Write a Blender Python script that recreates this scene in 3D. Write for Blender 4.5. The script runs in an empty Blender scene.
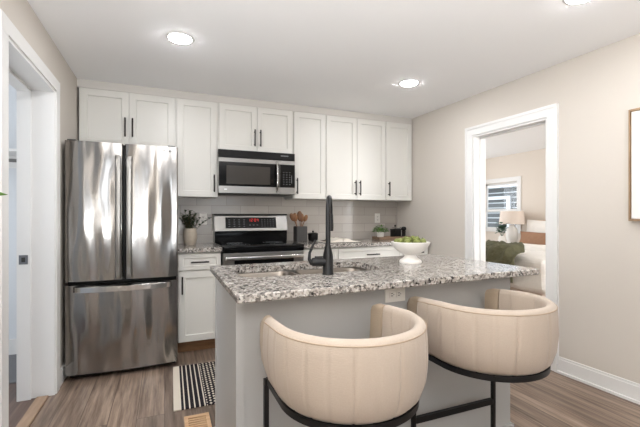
import bpy, bmesh, math, random
from mathutils import Vector, Matrix, noise
random.seed(7)
PI = math.pi
S = bpy.context.scene
C = S.collection

# ------------------------------------------------------------------ camera
cam_d = bpy.data.cameras.new('camera')
cam = bpy.data.objects.new('camera', cam_d)
C.objects.link(cam)
cam.location = (0, 0, 1.19)
cam.rotation_euler = (PI/2, 0, -math.radians(22.5))
cam_d.sensor_width = 36
cam_d.lens = 375/640*36
cam_d.shift_y = 2.5/640
cam_d.clip_start = 0.02
S.camera = cam

# ------------------------------------------------------------------ world, daylight, fill lights, exposure
W = bpy.data.worlds.new('sky')
S.world = W
W.use_nodes = True
wb = W.node_tree.nodes['Background']
wb.inputs[0].default_value = (0.80, 0.90, 1.0, 1)
wb.inputs[1].default_value = 2.2

def area_light(name, loc, rot, sx, sy, power, col):
    l = bpy.data.lights.new(name, 'AREA')
    l.shape = 'RECTANGLE'
    l.size = sx
    l.size_y = sy
    l.energy = power
    l.color = col
    o = bpy.data.objects.new(name, l)
    C.objects.link(o)
    o.location = loc
    o.rotation_euler = rot
    return o
# daylight by the windows behind the camera; bedroom and hall lights are added fill
area_light('daylight_living_window', (0.0, -6.3, 1.30), (PI/2, 0, 0), 1.1, 1.7, 12, (0.96, 0.98, 1.0))
area_light('daylight_patio_window', (1.85, -6.3, 1.30), (PI/2, 0, 0), 1.3, 1.7, 12, (0.96, 0.98, 1.0))
area_light('bedroom_fill_light', (4.3, 6.5, 1.45), (PI/2, 0, PI), 1.6, 1.5, 22, (1.0, 0.98, 0.96))  # added fill through an unseen opening in the bedroom's end wall
area_light('bedroom_side_fill_light', (4.6, 0.0, 1.45), (PI/2, 0, 0), 1.1, 1.5, 62, (1.0, 0.98, 0.96))  # added fill from the bedroom's unseen near side, lifting the bedding
area_light('hall_fill_light', (-2.65, 2.75, 1.4), (PI/2, 0, -PI/2), 1.0, 1.6, 16, (0.94, 0.97, 1.0))  # added fill brightening the hall, its source out of view
# added up-facing fill behind the camera, standing in for light bounced off the ceiling
area_light('ceiling_fill_light', (-0.05, -0.70, 0.98), (PI-math.radians(3), 0, 0), 1.1, 1.0, 118, (0.97, 0.985, 1.0))
LAMP = 150.0            # strength of the recessed ceiling lamps
S.view_settings.view_transform = 'Standard'
S.view_settings.look = 'None'
S.view_settings.gamma = 1
S.view_settings.use_curve_mapping = False
S.view_settings.exposure = 0.33

# ------------------------------------------------------------------ materials
def lin(c):
    return tuple(((v/255)/12.92 if v/255 <= 0.04045 else ((v/255+0.055)/1.055)**2.4) for v in c)

def mat(name, rgb, rough=0.5, metal=0.0, spec=0.5, emit=None, strength=0.0, bump=None, coat=0.0, vary=None):
    m = bpy.data.materials.new(name)
    m.use_nodes = True
    nt = m.node_tree
    b = nt.nodes['Principled BSDF']
    b.inputs['Base Color'].default_value = (*lin(rgb), 1)
    b.inputs['Roughness'].default_value = rough
    b.inputs['Metallic'].default_value = metal
    b.inputs['Specular IOR Level'].default_value = spec
    b.inputs['Coat Weight'].default_value = coat
    if emit:
        b.inputs['Emission Color'].default_value = (*lin(emit), 1)
        b.inputs['Emission Strength'].default_value = strength
    tc = nt.nodes.new('ShaderNodeTexCoord')
    if vary:                                     # (scale, amount): soft colour mottling
        n = nt.nodes.new('ShaderNodeTexNoise')
        n.inputs['Scale'].default_value = vary[0]
        n.inputs['Detail'].default_value = 3
        nt.links.new(tc.outputs['Object'], n.inputs['Vector'])
        mx = nt.nodes.new('ShaderNodeMix')
        mx.data_type = 'RGBA'
        a = lin(rgb)
        mx.inputs[6].default_value = (*[v*(1-vary[1]) for v in a], 1)
        mx.inputs[7].default_value = (*[min(1, v*(1+vary[1])) for v in a], 1)
        nt.links.new(n.outputs['Fac'], mx.inputs[0])
        nt.links.new(mx.outputs[2], b.inputs['Base Color'])
    if bump:                                     # (scale, strength, distance, xyz stretch)
        n = nt.nodes.new('ShaderNodeTexNoise')
        n.inputs['Scale'].default_value = bump[0]
        n.inputs['Detail'].default_value = 3
        mp = nt.nodes.new('ShaderNodeMapping')
        mp.inputs['Scale'].default_value = bump[3] if len(bump) > 3 else (1, 1, 1)
        nt.links.new(tc.outputs['Object'], mp.inputs['Vector'])
        nt.links.new(mp.outputs['Vector'], n.inputs['Vector'])
        bp = nt.nodes.new('ShaderNodeBump')
        bp.inputs['Strength'].default_value = bump[1]
        bp.inputs['Distance'].default_value = bump[2]
        nt.links.new(n.outputs['Fac'], bp.inputs['Height'])
        nt.links.new(bp.outputs['Normal'], b.inputs['Normal'])
    return m

def ramp(nt, stops, interp='CONSTANT'):
    r = nt.nodes.new('ShaderNodeValToRGB')
    r.color_ramp.interpolation = interp
    e = r.color_ramp.elements
    while len(e) < len(stops):
        e.new(0.5)
    for i, (p, c) in enumerate(stops):
        e[i].position = p
        e[i].color = (*lin(c), 1)
    return r

def granite():
    m = mat('speckled_granite', (190, 185, 178), 0.12, 0, 0.5)
    nt = m.node_tree
    b = nt.nodes['Principled BSDF']
    tc = nt.nodes.new('ShaderNodeTexCoord')
    nz = nt.nodes.new('ShaderNodeTexNoise')
    nz.inputs['Scale'].default_value = 60
    nz.inputs['Detail'].default_value = 3
    nt.links.new(tc.outputs['Object'], nz.inputs['Vector'])
    add = nt.nodes.new('ShaderNodeVectorMath')
    add.operation = 'MULTIPLY_ADD'
    add.inputs[1].default_value = (0.02, 0.02, 0.02)
    nt.links.new(nz.outputs['Color'], add.inputs[0])
    nt.links.new(tc.outputs['Object'], add.inputs[2])
    v1 = nt.nodes.new('ShaderNodeTexVoronoi')
    v1.inputs['Scale'].default_value = 115
    nt.links.new(add.outputs[0], v1.inputs['Vector'])
    sp = nt.nodes.new('ShaderNodeSeparateColor')
    nt.links.new(v1.outputs['Color'], sp.inputs[0])
    r1 = ramp(nt, [(0, (24, 23, 24)), (0.18, (80, 76, 75)), (0.30, (128, 122, 117)), (0.44, (164, 156, 149)),
                   (0.62, (182, 176, 169)), (0.86, (206, 203, 198))])
    nt.links.new(sp.outputs[0], r1.inputs[0])
    v2 = nt.nodes.new('ShaderNodeTexVoronoi')
    v2.inputs['Scale'].default_value = 42
    nt.links.new(add.outputs[0], v2.inputs['Vector'])
    s2 = nt.nodes.new('ShaderNodeSeparateColor')
    nt.links.new(v2.outputs['Color'], s2.inputs[0])
    r2 = ramp(nt, [(0, (26, 25, 26)), (0.18, (190, 185, 178)), (0.52, (154, 146, 138))])
    nt.links.new(s2.outputs[1], r2.inputs[0])
    mx = nt.nodes.new('ShaderNodeMix')
    mx.data_type = 'RGBA'
    mx.inputs[0].default_value = 0.36
    nt.links.new(r1.outputs[0], mx.inputs[6])
    nt.links.new(r2.outputs[0], mx.inputs[7])
    nt.links.new(mx.outputs[2], b.inputs['Base Color'])
    return m

def planks(name, c1, c2, c3, swap=True):
    m = mat(name, c1, 0.38, 0, 0.4)
    nt = m.node_tree
    b = nt.nodes['Principled BSDF']
    tc = nt.nodes.new('ShaderNodeTexCoord')
    sx = nt.nodes.new('ShaderNodeSeparateXYZ')
    nt.links.new(tc.outputs['Object'], sx.inputs[0])
    cb = nt.nodes.new('ShaderNodeCombineXYZ')
    nt.links.new(sx.outputs['Y' if swap else 'X'], cb.inputs[0])
    nt.links.new(sx.outputs['X' if swap else 'Y'], cb.inputs[1])
    br = nt.nodes.new('ShaderNodeTexBrick')
    br.offset = 0.37
    br.inputs['Color1'].default_value = (0, 0, 0, 1)
    br.inputs['Color2'].default_value = (1, 1, 1, 1)
    br.inputs['Mortar'].default_value = (0.5, 0.5, 0.5, 1)
    br.inputs['Scale'].default_value = 1
    br.inputs['Mortar Size'].default_value = 0.0015
    br.inputs['Brick Width'].default_value = 1.22
    br.inputs['Row Height'].default_value = 0.152
    nt.links.new(cb.outputs[0], br.inputs['Vector'])
    mp = nt.nodes.new('ShaderNodeMapping')
    mp.inputs['Scale'].default_value = (1.3, 22, 1)
    nt.links.new(cb.outputs[0], mp.inputs['Vector'])
    off = nt.nodes.new('ShaderNodeVectorMath')         # every plank has its own grain
    off.operation = 'MULTIPLY_ADD'
    off.inputs[1].default_value = (9, 9, 9)
    nt.links.new(br.outputs['Color'], off.inputs[0])
    nt.links.new(mp.outputs[0], off.inputs[2])
    nz = nt.nodes.new('ShaderNodeTexNoise')
    nz.inputs['Scale'].default_value = 1.6
    nz.inputs['Detail'].default_value = 6
    nz.inputs['Roughness'].default_value = 0.65
    nt.links.new(off.outputs[0], nz.inputs['Vector'])
    r = ramp(nt, [(0.32, c3), (0.5, c1), (0.68, c2)], 'LINEAR')
    nt.links.new(nz.outputs['Fac'], r.inputs[0])
    tone = nt.nodes.new('ShaderNodeMix')
    tone.data_type = 'RGBA'
    tone.blend_type = 'MULTIPLY'
    tone.inputs[0].default_value = 1
    r2 = ramp(nt, [(0, (190, 186, 184)), (1, (255, 250, 245))], 'LINEAR')
    nt.links.new(br.outputs['Color'], r2.inputs[0])
    nt.links.new(r.outputs[0], tone.inputs[6])
    nt.links.new(r2.outputs[0], tone.inputs[7])
    seam = nt.nodes.new('ShaderNodeMix')
    seam.data_type = 'RGBA'
    seam.inputs[7].default_value = (*lin((62, 50, 43)), 1)
    nt.links.new(br.outputs['Fac'], seam.inputs[0])
    nt.links.new(tone.outputs[2], seam.inputs[6])
    nt.links.new(seam.outputs[2], b.inputs['Base Color'])
    bp = nt.nodes.new('ShaderNodeBump')
    bp.inputs['Strength'].default_value = 0.12
    bp.inputs['Distance'].default_value = 0.002
    nt.links.new(nz.outputs['Fac'], bp.inputs['Height'])
    nt.links.new(bp.outputs[0], b.inputs['Normal'])
    return m

def tiles():
    m = mat('glazed_tile', (190, 184, 176), 0.16, 0, 0.5)
    nt = m.node_tree
    b = nt.nodes['Principled BSDF']
    tc = nt.nodes.new('ShaderNodeTexCoord')
    sx = nt.nodes.new('ShaderNodeSeparateXYZ')
    nt.links.new(tc.outputs['Object'], sx.inputs[0])
    cb = nt.nodes.new('ShaderNodeCombineXYZ')
    nt.links.new(sx.outputs[0], cb.inputs[0])
    nt.links.new(sx.outputs[2], cb.inputs[1])
    br = nt.nodes.new('ShaderNodeTexBrick')
    br.inputs['Color1'].default_value = (*lin((172, 165, 157)), 1)
    br.inputs['Color2'].default_value = (*lin((188, 181, 173)), 1)
    br.inputs['Mortar'].default_value = (*lin((146, 139, 132)), 1)
    br.inputs['Scale'].default_value = 1
    br.inputs['Mortar Size'].default_value = 0.002
    br.inputs['Mortar Smooth'].default_value = 0.4
    br.inputs['Brick Width'].default_value = 0.30
    br.inputs['Row Height'].default_value = 0.1
    nt.links.new(cb.outputs[0], br.inputs['Vector'])
    nt.links.new(br.outputs['Color'], b.inputs['Base Color'])
    nz = nt.nodes.new('ShaderNodeTexNoise')
    nz.inputs['Scale'].default_value = 14
    nt.links.new(tc.outputs['Object'], nz.inputs['Vector'])
    sub = nt.nodes.new('ShaderNodeMath')
    sub.operation = 'MULTIPLY_ADD'
    sub.inputs[1].default_value = -1.0
    nt.links.new(br.outputs['Fac'], sub.inputs[0])
    nt.links.new(nz.outputs['Fac'], sub.inputs[2])
    bp = nt.nodes.new('ShaderNodeBump')
    bp.inputs['Strength'].default_value = 0.25
    bp.inputs['Distance'].default_value = 0.004
    nt.links.new(sub.outputs[0], bp.inputs['Height'])
    nt.links.new(bp.outputs[0], b.inputs['Normal'])
    return m

def stainless():
    m = mat('brushed_stainless', (158, 155, 152), 0.17, 1.0)
    nt = m.node_tree
    b = nt.nodes['Principled BSDF']
    tc = nt.nodes.new('ShaderNodeTexCoord')
    mp = nt.nodes.new('ShaderNodeMapping')
    mp.inputs['Scale'].default_value = (9.5, 9.5, 1.9)
    nt.links.new(tc.outputs['Object'], mp.inputs['Vector'])
    nz = nt.nodes.new('ShaderNodeTexNoise')
    nz.inputs['Scale'].default_value = 0.9
    nz.inputs['Detail'].default_value = 0.6
    nt.links.new(mp.outputs[0], nz.inputs['Vector'])
    bp = nt.nodes.new('ShaderNodeBump')
    bp.inputs['Strength'].default_value = 1.0
    bp.inputs['Distance'].default_value = 0.035
    nt.links.new(nz.outputs['Fac'], bp.inputs['Height'])
    nt.links.new(bp.outputs[0], b.inputs['Normal'])
    return m

def woven(name, rgb):
    m = mat(name, rgb, 0.85, 0, 0.2, vary=(260, 0.07))
    nt = m.node_tree
    b = nt.nodes['Principled BSDF']
    b.inputs['Sheen Weight'].default_value = 0.15
    tc = nt.nodes.new('ShaderNodeTexCoord')
    mp = nt.nodes.new('ShaderNodeMapping')
    mp.inputs['Scale'].default_value = (60, 60, 420)
    nt.links.new(tc.outputs['Object'], mp.inputs['Vector'])
    nz = nt.nodes.new('ShaderNodeTexNoise')
    nz.inputs['Scale'].default_value = 1
    nt.links.new(mp.outputs[0], nz.inputs['Vector'])
    bp = nt.nodes.new('ShaderNodeBump')
    bp.inputs['Strength'].default_value = 0.35
    bp.inputs['Distance'].default_value = 0.002
    nt.links.new(nz.outputs['Fac'], bp.inputs['Height'])
    nt.links.new(bp.outputs[0], b.inputs['Normal'])
    return m

def rug_mat():
    m = mat('flat_woven_rug', (225, 214, 198), 0.95, 0, 0.1)
    nt = m.node_tree
    b = nt.nodes['Principled BSDF']
    tc = nt.nodes.new('ShaderNodeTexCoord')
    sx = nt.nodes.new('ShaderNodeSeparateXYZ')
    nt.links.new(tc.outputs['Object'], sx.inputs[0])
    def mth(op, a, b2=None):
        n = nt.nodes.new('ShaderNodeMath')
        n.operation = op
        for i, v in enumerate((a, b2)):
            if v is None:
                continue
            if isinstance(v, (int, float)):
                n.inputs[i].default_value = v
            else:
                nt.links.new(v, n.inputs[i])
        return n.outputs[0]
    x, y = sx.outputs[0], sx.outputs[1]          # x from the rug's short left edge
    cream, ink = (*lin((208, 197, 182)), 1), (*lin((40, 36, 40)), 1)
    stripe = mth('GREATER_THAN', mth('FRACT', mth('DIVIDE', x, 0.030)), 0.26)
    instripe = mth('MULTIPLY', mth('GREATER_THAN', x, 0.045), mth('LESS_THAN', x, 0.195))
    # little lozenges in the field
    col = mth('DIVIDE', x, 0.026)
    dx = mth('ABSOLUTE', mth('SUBTRACT', mth('FRACT', col), 0.5))
    half = mth('MULTIPLY', mth('MODULO', mth('FLOOR', col), 2.0), 0.5)
    dy = mth('ABSOLUTE', mth('SUBTRACT', mth('FRACT', mth('ADD', mth('DIVIDE', y, 0.036), half)), 0.5))
    loz = mth('GREATER_THAN', mth('ADD', dx, dy), 0.37)
    field = mth('GREATER_THAN', x, 0.195)
    f = mth('ADD', mth('MULTIPLY', stripe, instripe), mth('MULTIPLY', loz, field))
    mx = nt.nodes.new('ShaderNodeMix')
    mx.data_type = 'RGBA'
    mx.inputs[6].default_value = cream
    mx.inputs[7].default_value = ink
    nt.links.new(f, mx.inputs[0])
    nt.links.new(mx.outputs[2], b.inputs['Base Color'])
    return m

def clear_glass():
    m = bpy.data.materials.new('window_glass')
    m.use_nodes = True
    nt = m.node_tree
    nt.nodes.clear()
    out = nt.nodes.new('ShaderNodeOutputMaterial')
    mx = nt.nodes.new('ShaderNodeMixShader')
    tr = nt.nodes.new('ShaderNodeBsdfTransparent')
    gl = nt.nodes.new('ShaderNodeBsdfGlossy')
    gl.inputs['Roughness'].default_value = 0.02
    fr = nt.nodes.new('ShaderNodeFresnel')
    fr.inputs[0].default_value = 1.25
    nt.links.new(fr.outputs[0], mx.inputs[0])
    nt.links.new(tr.outputs[0], mx.inputs[1])
    nt.links.new(gl.outputs[0], mx.inputs[2])
    nt.links.new(mx.outputs[0], out.inputs[0])
    return m

def wood(name, c1, c2, scale=(4, 40, 40), rough=0.5):
    m = mat(name, c1, rough)
    nt = m.node_tree
    b = nt.nodes['Principled BSDF']
    tc = nt.nodes.new('ShaderNodeTexCoord')
    mp = nt.nodes.new('ShaderNodeMapping')
    mp.inputs['Scale'].default_value = scale
    nt.links.new(tc.outputs['Object'], mp.inputs['Vector'])
    nz = nt.nodes.new('ShaderNodeTexNoise')
    nz.inputs['Scale'].default_value = 1.5
    nz.inputs['Detail'].default_value = 4
    nt.links.new(mp.outputs[0], nz.inputs['Vector'])
    r = ramp(nt, [(0.35, c1), (0.65, c2)], 'LINEAR')
    nt.links.new(nz.outputs['Fac'], r.inputs[0])
    nt.links.new(r.outputs[0], b.inputs['Base Color'])
    return m

M = dict(
    wall=mat('greige_paint', (208, 201, 192), 0.75, 0, 0.2, bump=(180, 0.05, 0.002)),
    ceiling=mat('ceiling_paint', (246, 246, 246), 0.9, 0, 0.1),
    trim=mat('white_gloss_trim', (229, 228, 226), 0.35, 0, 0.4),
    hall=mat('cool_white_paint', (216, 219, 223), 0.7, 0, 0.2),
    bedroom=mat('bedroom_paint', (226, 216, 205), 0.8, 0, 0.2),
    cab=mat('white_cabinet_lacquer', (221, 219, 213), 0.33, 0, 0.4),
    crown=mat('crown_paint', (208, 204, 198), 0.5, 0, 0.3),
    toe=wood('brown_toe_kick', (122, 88, 58), (146, 108, 74)),
    island=mat('grey_island_paint', (176, 175, 173), 0.5, 0, 0.3),
    granite=granite(),
    tile=tiles(),
    floor=planks('wood_plank_floor', (142, 124, 110), (174, 155, 139), (96, 80, 69)),
    hallfloor=planks('hall_floor', (112, 92, 82), (132, 112, 100), (86, 70, 62)),
    carpet=mat('grey_carpet', (120, 120, 122), 1, 0, 0.1, bump=(300, 0.6, 0.01)),
    bedfloor=planks('bedroom_floor', (140, 118, 100), (166, 142, 122), (104, 84, 70)),
    steel=stainless(),
    steel2=mat('polished_steel', (200, 199, 197), 0.16, 1),
    satin=mat('satin_steel', (148, 146, 143), 0.32, 1),
    sinksteel=mat('sink_steel', (138, 130, 121), 0.34, 1),
    casegrey=mat('dark_grey_case', (66, 64, 62), 0.5),
    blackglass=mat('black_glass', (12, 12, 13), 0.08, 0, 0.25),
    window_dark=mat('smoked_glass', (62, 58, 54), 0.14, 0, 0.3),
    blackplastic=mat('black_plastic', (22, 21, 21), 0.4, 0, 0.2),
    greymark=mat('grey_print', (120, 122, 124), 0.5),
    whitemark=mat('pale_print', (205, 206, 206), 0.5),
    red=mat('red_led', (120, 10, 8), 0.5, emit=(255, 40, 30), strength=0.45),
    blackmetal=mat('matte_black_metal', (20, 20, 21), 0.42, 0.3),
    bronze=mat('dark_bronze', (42, 37, 34), 0.4, 0.6),
    cream=woven('cream_upholstery', (178, 164, 150)),
    tan=woven('tan_upholstery', (166, 149, 129)),
    seam=mat('seam_piping', (170, 152, 132), 0.85),
    white=mat('white_ceramic', (232, 228, 222), 0.45),
    stone=mat('beige_stoneware', (178, 166, 150), 0.75, vary=(30, 0.12)),
    leaf=mat('leaf_green', (62, 84, 42), 0.55, vary=(40, 0.35)),
    leafdark=mat('leaf_dark_green', (50, 66, 38), 0.6, vary=(40, 0.4)),
    leafbright=mat('leaf_bright_green', (92, 134, 52), 0.5, vary=(30, 0.25)),
    leafcool=mat('leaf_cool_green', (74, 104, 84), 0.6, vary=(30, 0.25)),
    stem=mat('plant_stem', (88, 78, 50), 0.7),
    fruit=mat('green_fruit', (116, 124, 60), 0.6, vary=(34, 0.4)),
    crock=mat('charcoal_crock', (62, 60, 58), 0.6, vary=(60, 0.15)),
    spoon=wood('spoon_wood', (112, 74, 40), (138, 94, 54), (20, 20, 5)),
    spoondark=wood('dark_spoon_wood', (96, 60, 32), (120, 78, 44), (20, 20, 5)),
    traywood=wood('tray_wood', (122, 98, 78), (146, 120, 98)),
    paper=mat('book_paper', (233, 226, 214), 0.8),
    print=mat('book_picture', (92, 82, 72), 0.8, vary=(30, 0.4)),
    cover=mat('book_cover', (70, 62, 56), 0.6),
    plate=mat('outlet_plastic', (228, 224, 217), 0.4),
    slot=mat('outlet_slot', (50, 48, 46), 0.6),
    framewood=wood('frame_wood', (150, 122, 94), (174, 146, 114), (40, 40, 4)),
    canvas=mat('white_canvas', (234, 231, 227), 0.9, bump=(300, 0.2, 0.002)),
    rug=rug_mat(),
    ventwood=wood('vent_wood', (186, 148, 112), (204, 168, 132), (4, 30, 30)),
    thresh=wood('threshold_wood', (146, 120, 98), (164, 138, 114), (30, 4, 30)),
    strike=mat('strike_steel', (120, 122, 126), 0.4, 0.8),
    linen=mat('white_linen', (250, 246, 240), 0.9, vary=(6, 0.03), bump=(7, 0.8, 0.03)),
    skirt=mat('bed_skirt', (222, 208, 198), 0.9),
    pillowbrown=mat('brown_pillow', (158, 120, 94), 0.9, vary=(20, 0.15)),
    olive=mat('olive_throw', (98, 97, 73), 0.95, vary=(7, 0.25), bump=(11, 1.0, 0.05)),
    headboard=wood('headboard_wood', (206, 170, 140), (218, 186, 158), (20, 4, 20)),
    shade=mat('lamp_shade_linen', (226, 212, 200), 0.9),
    glass=clear_glass(),
    siding=mat('grey_siding', (96, 98, 98), 0.8),
    sidingwhite=mat('outside_white_paint', (226, 228, 230), 0.7),
    lens=mat('lamp_lens', (255, 250, 240), 0.5, emit=(250, 251, 254), strength=LAMP),
    ground=mat('outside_ground', (140, 140, 128), 0.9),
)

# ------------------------------------------------------------------ mesh helpers
def box(bm, x0, x1, y0, y1, z0, z1, bev=0.0, seg=2):
    r = bmesh.ops.create_cube(bm, size=1)
    vs = r['verts']
    for v in vs:
        v.co = Vector(((x0+x1)/2+v.co.x*(x1-x0), (y0+y1)/2+v.co.y*(y1-y0), (z0+z1)/2+v.co.z*(z1-z0)))
    if bev > 0:
        es = list({e for v in vs for e in v.link_edges})
        bmesh.ops.bevel(bm, geom=es, offset=bev, segments=seg, affect='EDGES', profile=0.5)
    return bm

def prism(bm, poly, z0, z1):
    a = [bm.verts.new((p[0], p[1], z0)) for p in poly]
    b = [bm.verts.new((p[0], p[1], z1)) for p in poly]
    n = len(poly)
    bm.faces.new(list(reversed(a)))
    bm.faces.new(b)
    for i in range(n):
        bm.faces.new((a[i], a[(i+1) % n], b[(i+1) % n], b[i]))
    return bm

def lathe(bm, prof, c=(0, 0, 0), n=32, cap=True, squash=1.0):
    rings = []
    for r, z in prof:
        rings.append([bm.verts.new((c[0]+r*math.cos(2*PI*k/n), c[1]+r*squash*math.sin(2*PI*k/n), c[2]+z)) for k in range(n)])
    for a, b in zip(rings, rings[1:]):
        for k in range(n):
            bm.faces.new((a[k], a[(k+1) % n], b[(k+1) % n], b[k]))
    if cap:
        if prof[0][0] > 1e-5:
            bm.faces.new(list(reversed(rings[0])))
        if prof[-1][0] > 1e-5:
            bm.faces.new(rings[-1])
    return bm

def tube(bm, pts, r, n=12, square=False):
    pts = [Vector(p) for p in pts]
    rs = r if isinstance(r, (list, tuple)) else [r]*len(pts)
    rings = []
    up = Vector((0, 0, 1))
    last = None
    for i, p in enumerate(pts):
        t = ((pts[min(i+1, len(pts)-1)]-pts[max(i-1, 0)])).normalized()
        if last is None:
            u = t.cross(up)
            if u.length < 1e-3:
                u = t.cross(Vector((0, 1, 0)))
        else:
            u = last - t*last.dot(t)
        u.normalize()
        last = u
        w = t.cross(u)
        nn = 4 if square else n
        k0 = PI/4 if square else 0
        rr = rs[i]*(math.sqrt(2) if square else 1)
        rings.append([bm.verts.new(p+u*rr*math.cos(2*PI*k/nn+k0)+w*rr*math.sin(2*PI*k/nn+k0)) for k in range(nn)])
    nn = len(rings[0])
    for a, b in zip(rings, rings[1:]):
        for k in range(nn):
            bm.faces.new((a[k], a[(k+1) % nn], b[(k+1) % nn], b[k]))
    bm.faces.new(list(reversed(rings[0])))
    bm.faces.new(rings[-1])
    return bm

def ball(bm, c, r, scale=(1, 1, 1), seg=16, rot=None):
    res = bmesh.ops.create_uvsphere(bm, u_segments=seg, v_segments=max(8, seg//2+2), radius=r)
    for v in res['verts']:
        p = Vector((v.co.x*scale[0], v.co.y*scale[1], v.co.z*scale[2]))
        if rot is not None:
            p = rot @ p
        v.co = p+Vector(c)
    return bm

def leafy(bm, base, tip, w, fold=0.25, n=5, side=None):
    b, t = Vector(base), Vector(tip)
    d = t-b
    s = d.cross(Vector((0, 0, 1))) if side is None else Vector(side)
    if s.length < 1e-4:
        s = Vector((1, 0, 0))
    s.normalize()
    nm = s.cross(d).normalized()
    L, Rr, Mm = [], [], []
    for i in range(n+1):
        f = i/n
        ww = w*math.sin(PI*min(1, 0.08+0.92*f)**0.8)*0.5 if f < 1 else 0.0005
        droop = -abs(d.length)*0.12*f*f
        p = b+d*f+Vector((0, 0, droop))
        Mm.append(bm.verts.new(p))
        L.append(bm.verts.new(p+s*ww+nm*ww*fold))
        Rr.append(bm.verts.new(p-s*ww+nm*ww*fold))
    for i in range(n):
        bm.faces.new((Mm[i], Mm[i+1], L[i+1], L[i]))
        bm.faces.new((Rr[i], Rr[i+1], Mm[i+1], Mm[i]))

def root_of(o):
    while o.parent:
        o = o.parent
    return o

def obj(name, bm, m, parent=None, smooth=None, bev=0.0, loc=None):
    """one mesh object from a bmesh in world coordinates (or in its thing's frame when the thing sits at the origin)"""
    bmesh.ops.recalc_face_normals(bm, faces=bm.faces)
    base = Vector((0, 0, 0))
    if parent is not None:
        base = root_of(parent).location
    elif loc is not None:
        base = Vector(loc)
    for v in bm.verts:
        v.co -= base
    me = bpy.data.meshes.new(name)
    bm.to_mesh(me)
    bm.free()
    me.materials.append(m)
    if smooth is not None:
        for p in me.polygons:
            p.use_smooth = True
        me.set_sharp_from_angle(angle=math.radians(smooth))
    o = bpy.data.objects.new(name, me)
    C.objects.link(o)
    if parent is not None:
        o.parent = parent
    elif loc is not None:
        o.location = base
    if bev > 0:
        md = o.modifiers.new('bevel', 'BEVEL')
        md.width = bev
        md.segments = 2
        md.limit_method = 'ANGLE'
    return o

def tag(o, label, cat, group=None):
    o['label'] = label
    o['category'] = cat
    if group:
        o['group'] = group
    return o

def thing(name, label, cat, loc=(0, 0, 0), group=None):
    o = bpy.data.objects.new(name, None)
    o.empty_display_size = 0.1
    C.objects.link(o)
    o.location = loc
    return tag(o, label, cat, group)

def struct(name, bm, m, bev=0.0, parent=None):
    o = obj(name, bm, m, parent, bev=bev)
    o['kind'] = 'structure'
    return o

def dup(root, loc, label):
    r = root.copy()
    C.objects.link(r)
    r.location = loc
    r['label'] = label
    def kids(src, dst):
        for ch in list(src.children):
            c = ch.copy()
            C.objects.link(c)
            c.parent = dst
            kids(ch, c)
    kids(root, r)
    return r

NB = bmesh.new
def bx(*a, **k):
    return box(NB(), *a, **k)

# ------------------------------------------------------------------ room shell
H = 2.352
YB = 4.03               # back wall
XL = -0.685             # left wall
def xr(y):              # right wall runs very slightly out of square
    return 2.73+(3.70-y)*0.0265
def rwall(bm, y0, y1, z0, z1, d0=0.0, d1=0.13):
    return prism(bm, [(xr(y0)+d0, y0), (xr(y0)+d1, y0), (xr(y1)+d1, y1), (xr(y1)+d0, y1)], z0, z1)
YR = -6.2

struct('floor', bx(XL-0.02, 3.12, YR-0.12, YB+0.1, -0.06, 0), M['floor'])
struct('ceiling', bx(XL-0.14, 3.2, YR-0.12, YB+0.1, H, H+0.06), M['ceiling'])
struct('wall_back', bx(XL-0.14, 2.86, YB, YB+0.1, 0, H), M['wall'])
# left wall with the hall doorway
DL0, DL1, DLH = 2.155, 2.995, 2.03
bm = bx(XL-0.13, XL, YR, DL0, 0, H)
box(bm, XL-0.13, XL, DL1, YB, 0, H)
box(bm, XL-0.13, XL, DL0, DL1, DLH, H)
struct('wall_left', bm, M['wall'])
# right wall with the bedroom doorway
DR0, DR1, DRH = 2.028, 2.778, 1.965
bm = NB()
rwall(bm, YR, DR0, 0, H)
rwall(bm, DR1, YB, 0, H)
rwall(bm, DR0, DR1, DRH, H)
struct('wall_right', bm, M['wall'])
# wall behind the camera, with two windows
bm = bx(XL, -0.56, YR-0.12, YR, 0, H)
box(bm, -0.56, 0.36, YR-0.12, YR, 0, 0.40)
box(bm, -0.56, 0.36, YR-0.12, YR, 2.2, H)
box(bm, -0.24, 0.04, YR-0.12, YR, 0.40, 2.2)
box(bm, 0.36, 1.15, YR-0.12, YR, 0, H)
box(bm, 1.15, 2.55, YR-0.12, YR, 0, 0.40)
box(bm, 1.15, 2.55, YR-0.12, YR, 2.2, H)
box(bm, 2.55, 3.1, YR-0.12, YR, 0, H)
struct('wall_front', bm, M['wall'])
for n, (a, b) in zip((1, 2, 4), ((-0.56, -0.24), (0.04, 0.36), (1.15, 2.55))):
    bm = bx(a, a+0.035, YR-0.10, YR+0.015, 0.40, 2.2)
    box(bm, b-0.035, b, YR-0.10, YR+0.015, 0.40, 2.2)
    box(bm, a, b, YR-0.10, YR+0.015, 2.14, 2.2)
    box(bm, a, b, YR-0.10, YR+0.015, 0.40, 0.46)
    if n == 4:
        box(bm, (a+b)/2-0.03, (a+b)/2+0.03, YR-0.08, YR-0.02, 0.46, 2.14)
    box(bm, a+0.03, b-0.03, YR-0.08, YR-0.03, 1.28, 1.33)
    w = struct('window_%d' % n, bm, M['trim'])
    obj('pane', bx(a+0.03, b-0.03, YR-0.06, YR-0.056, 0.45, 2.15), M['glass'], w)

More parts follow.
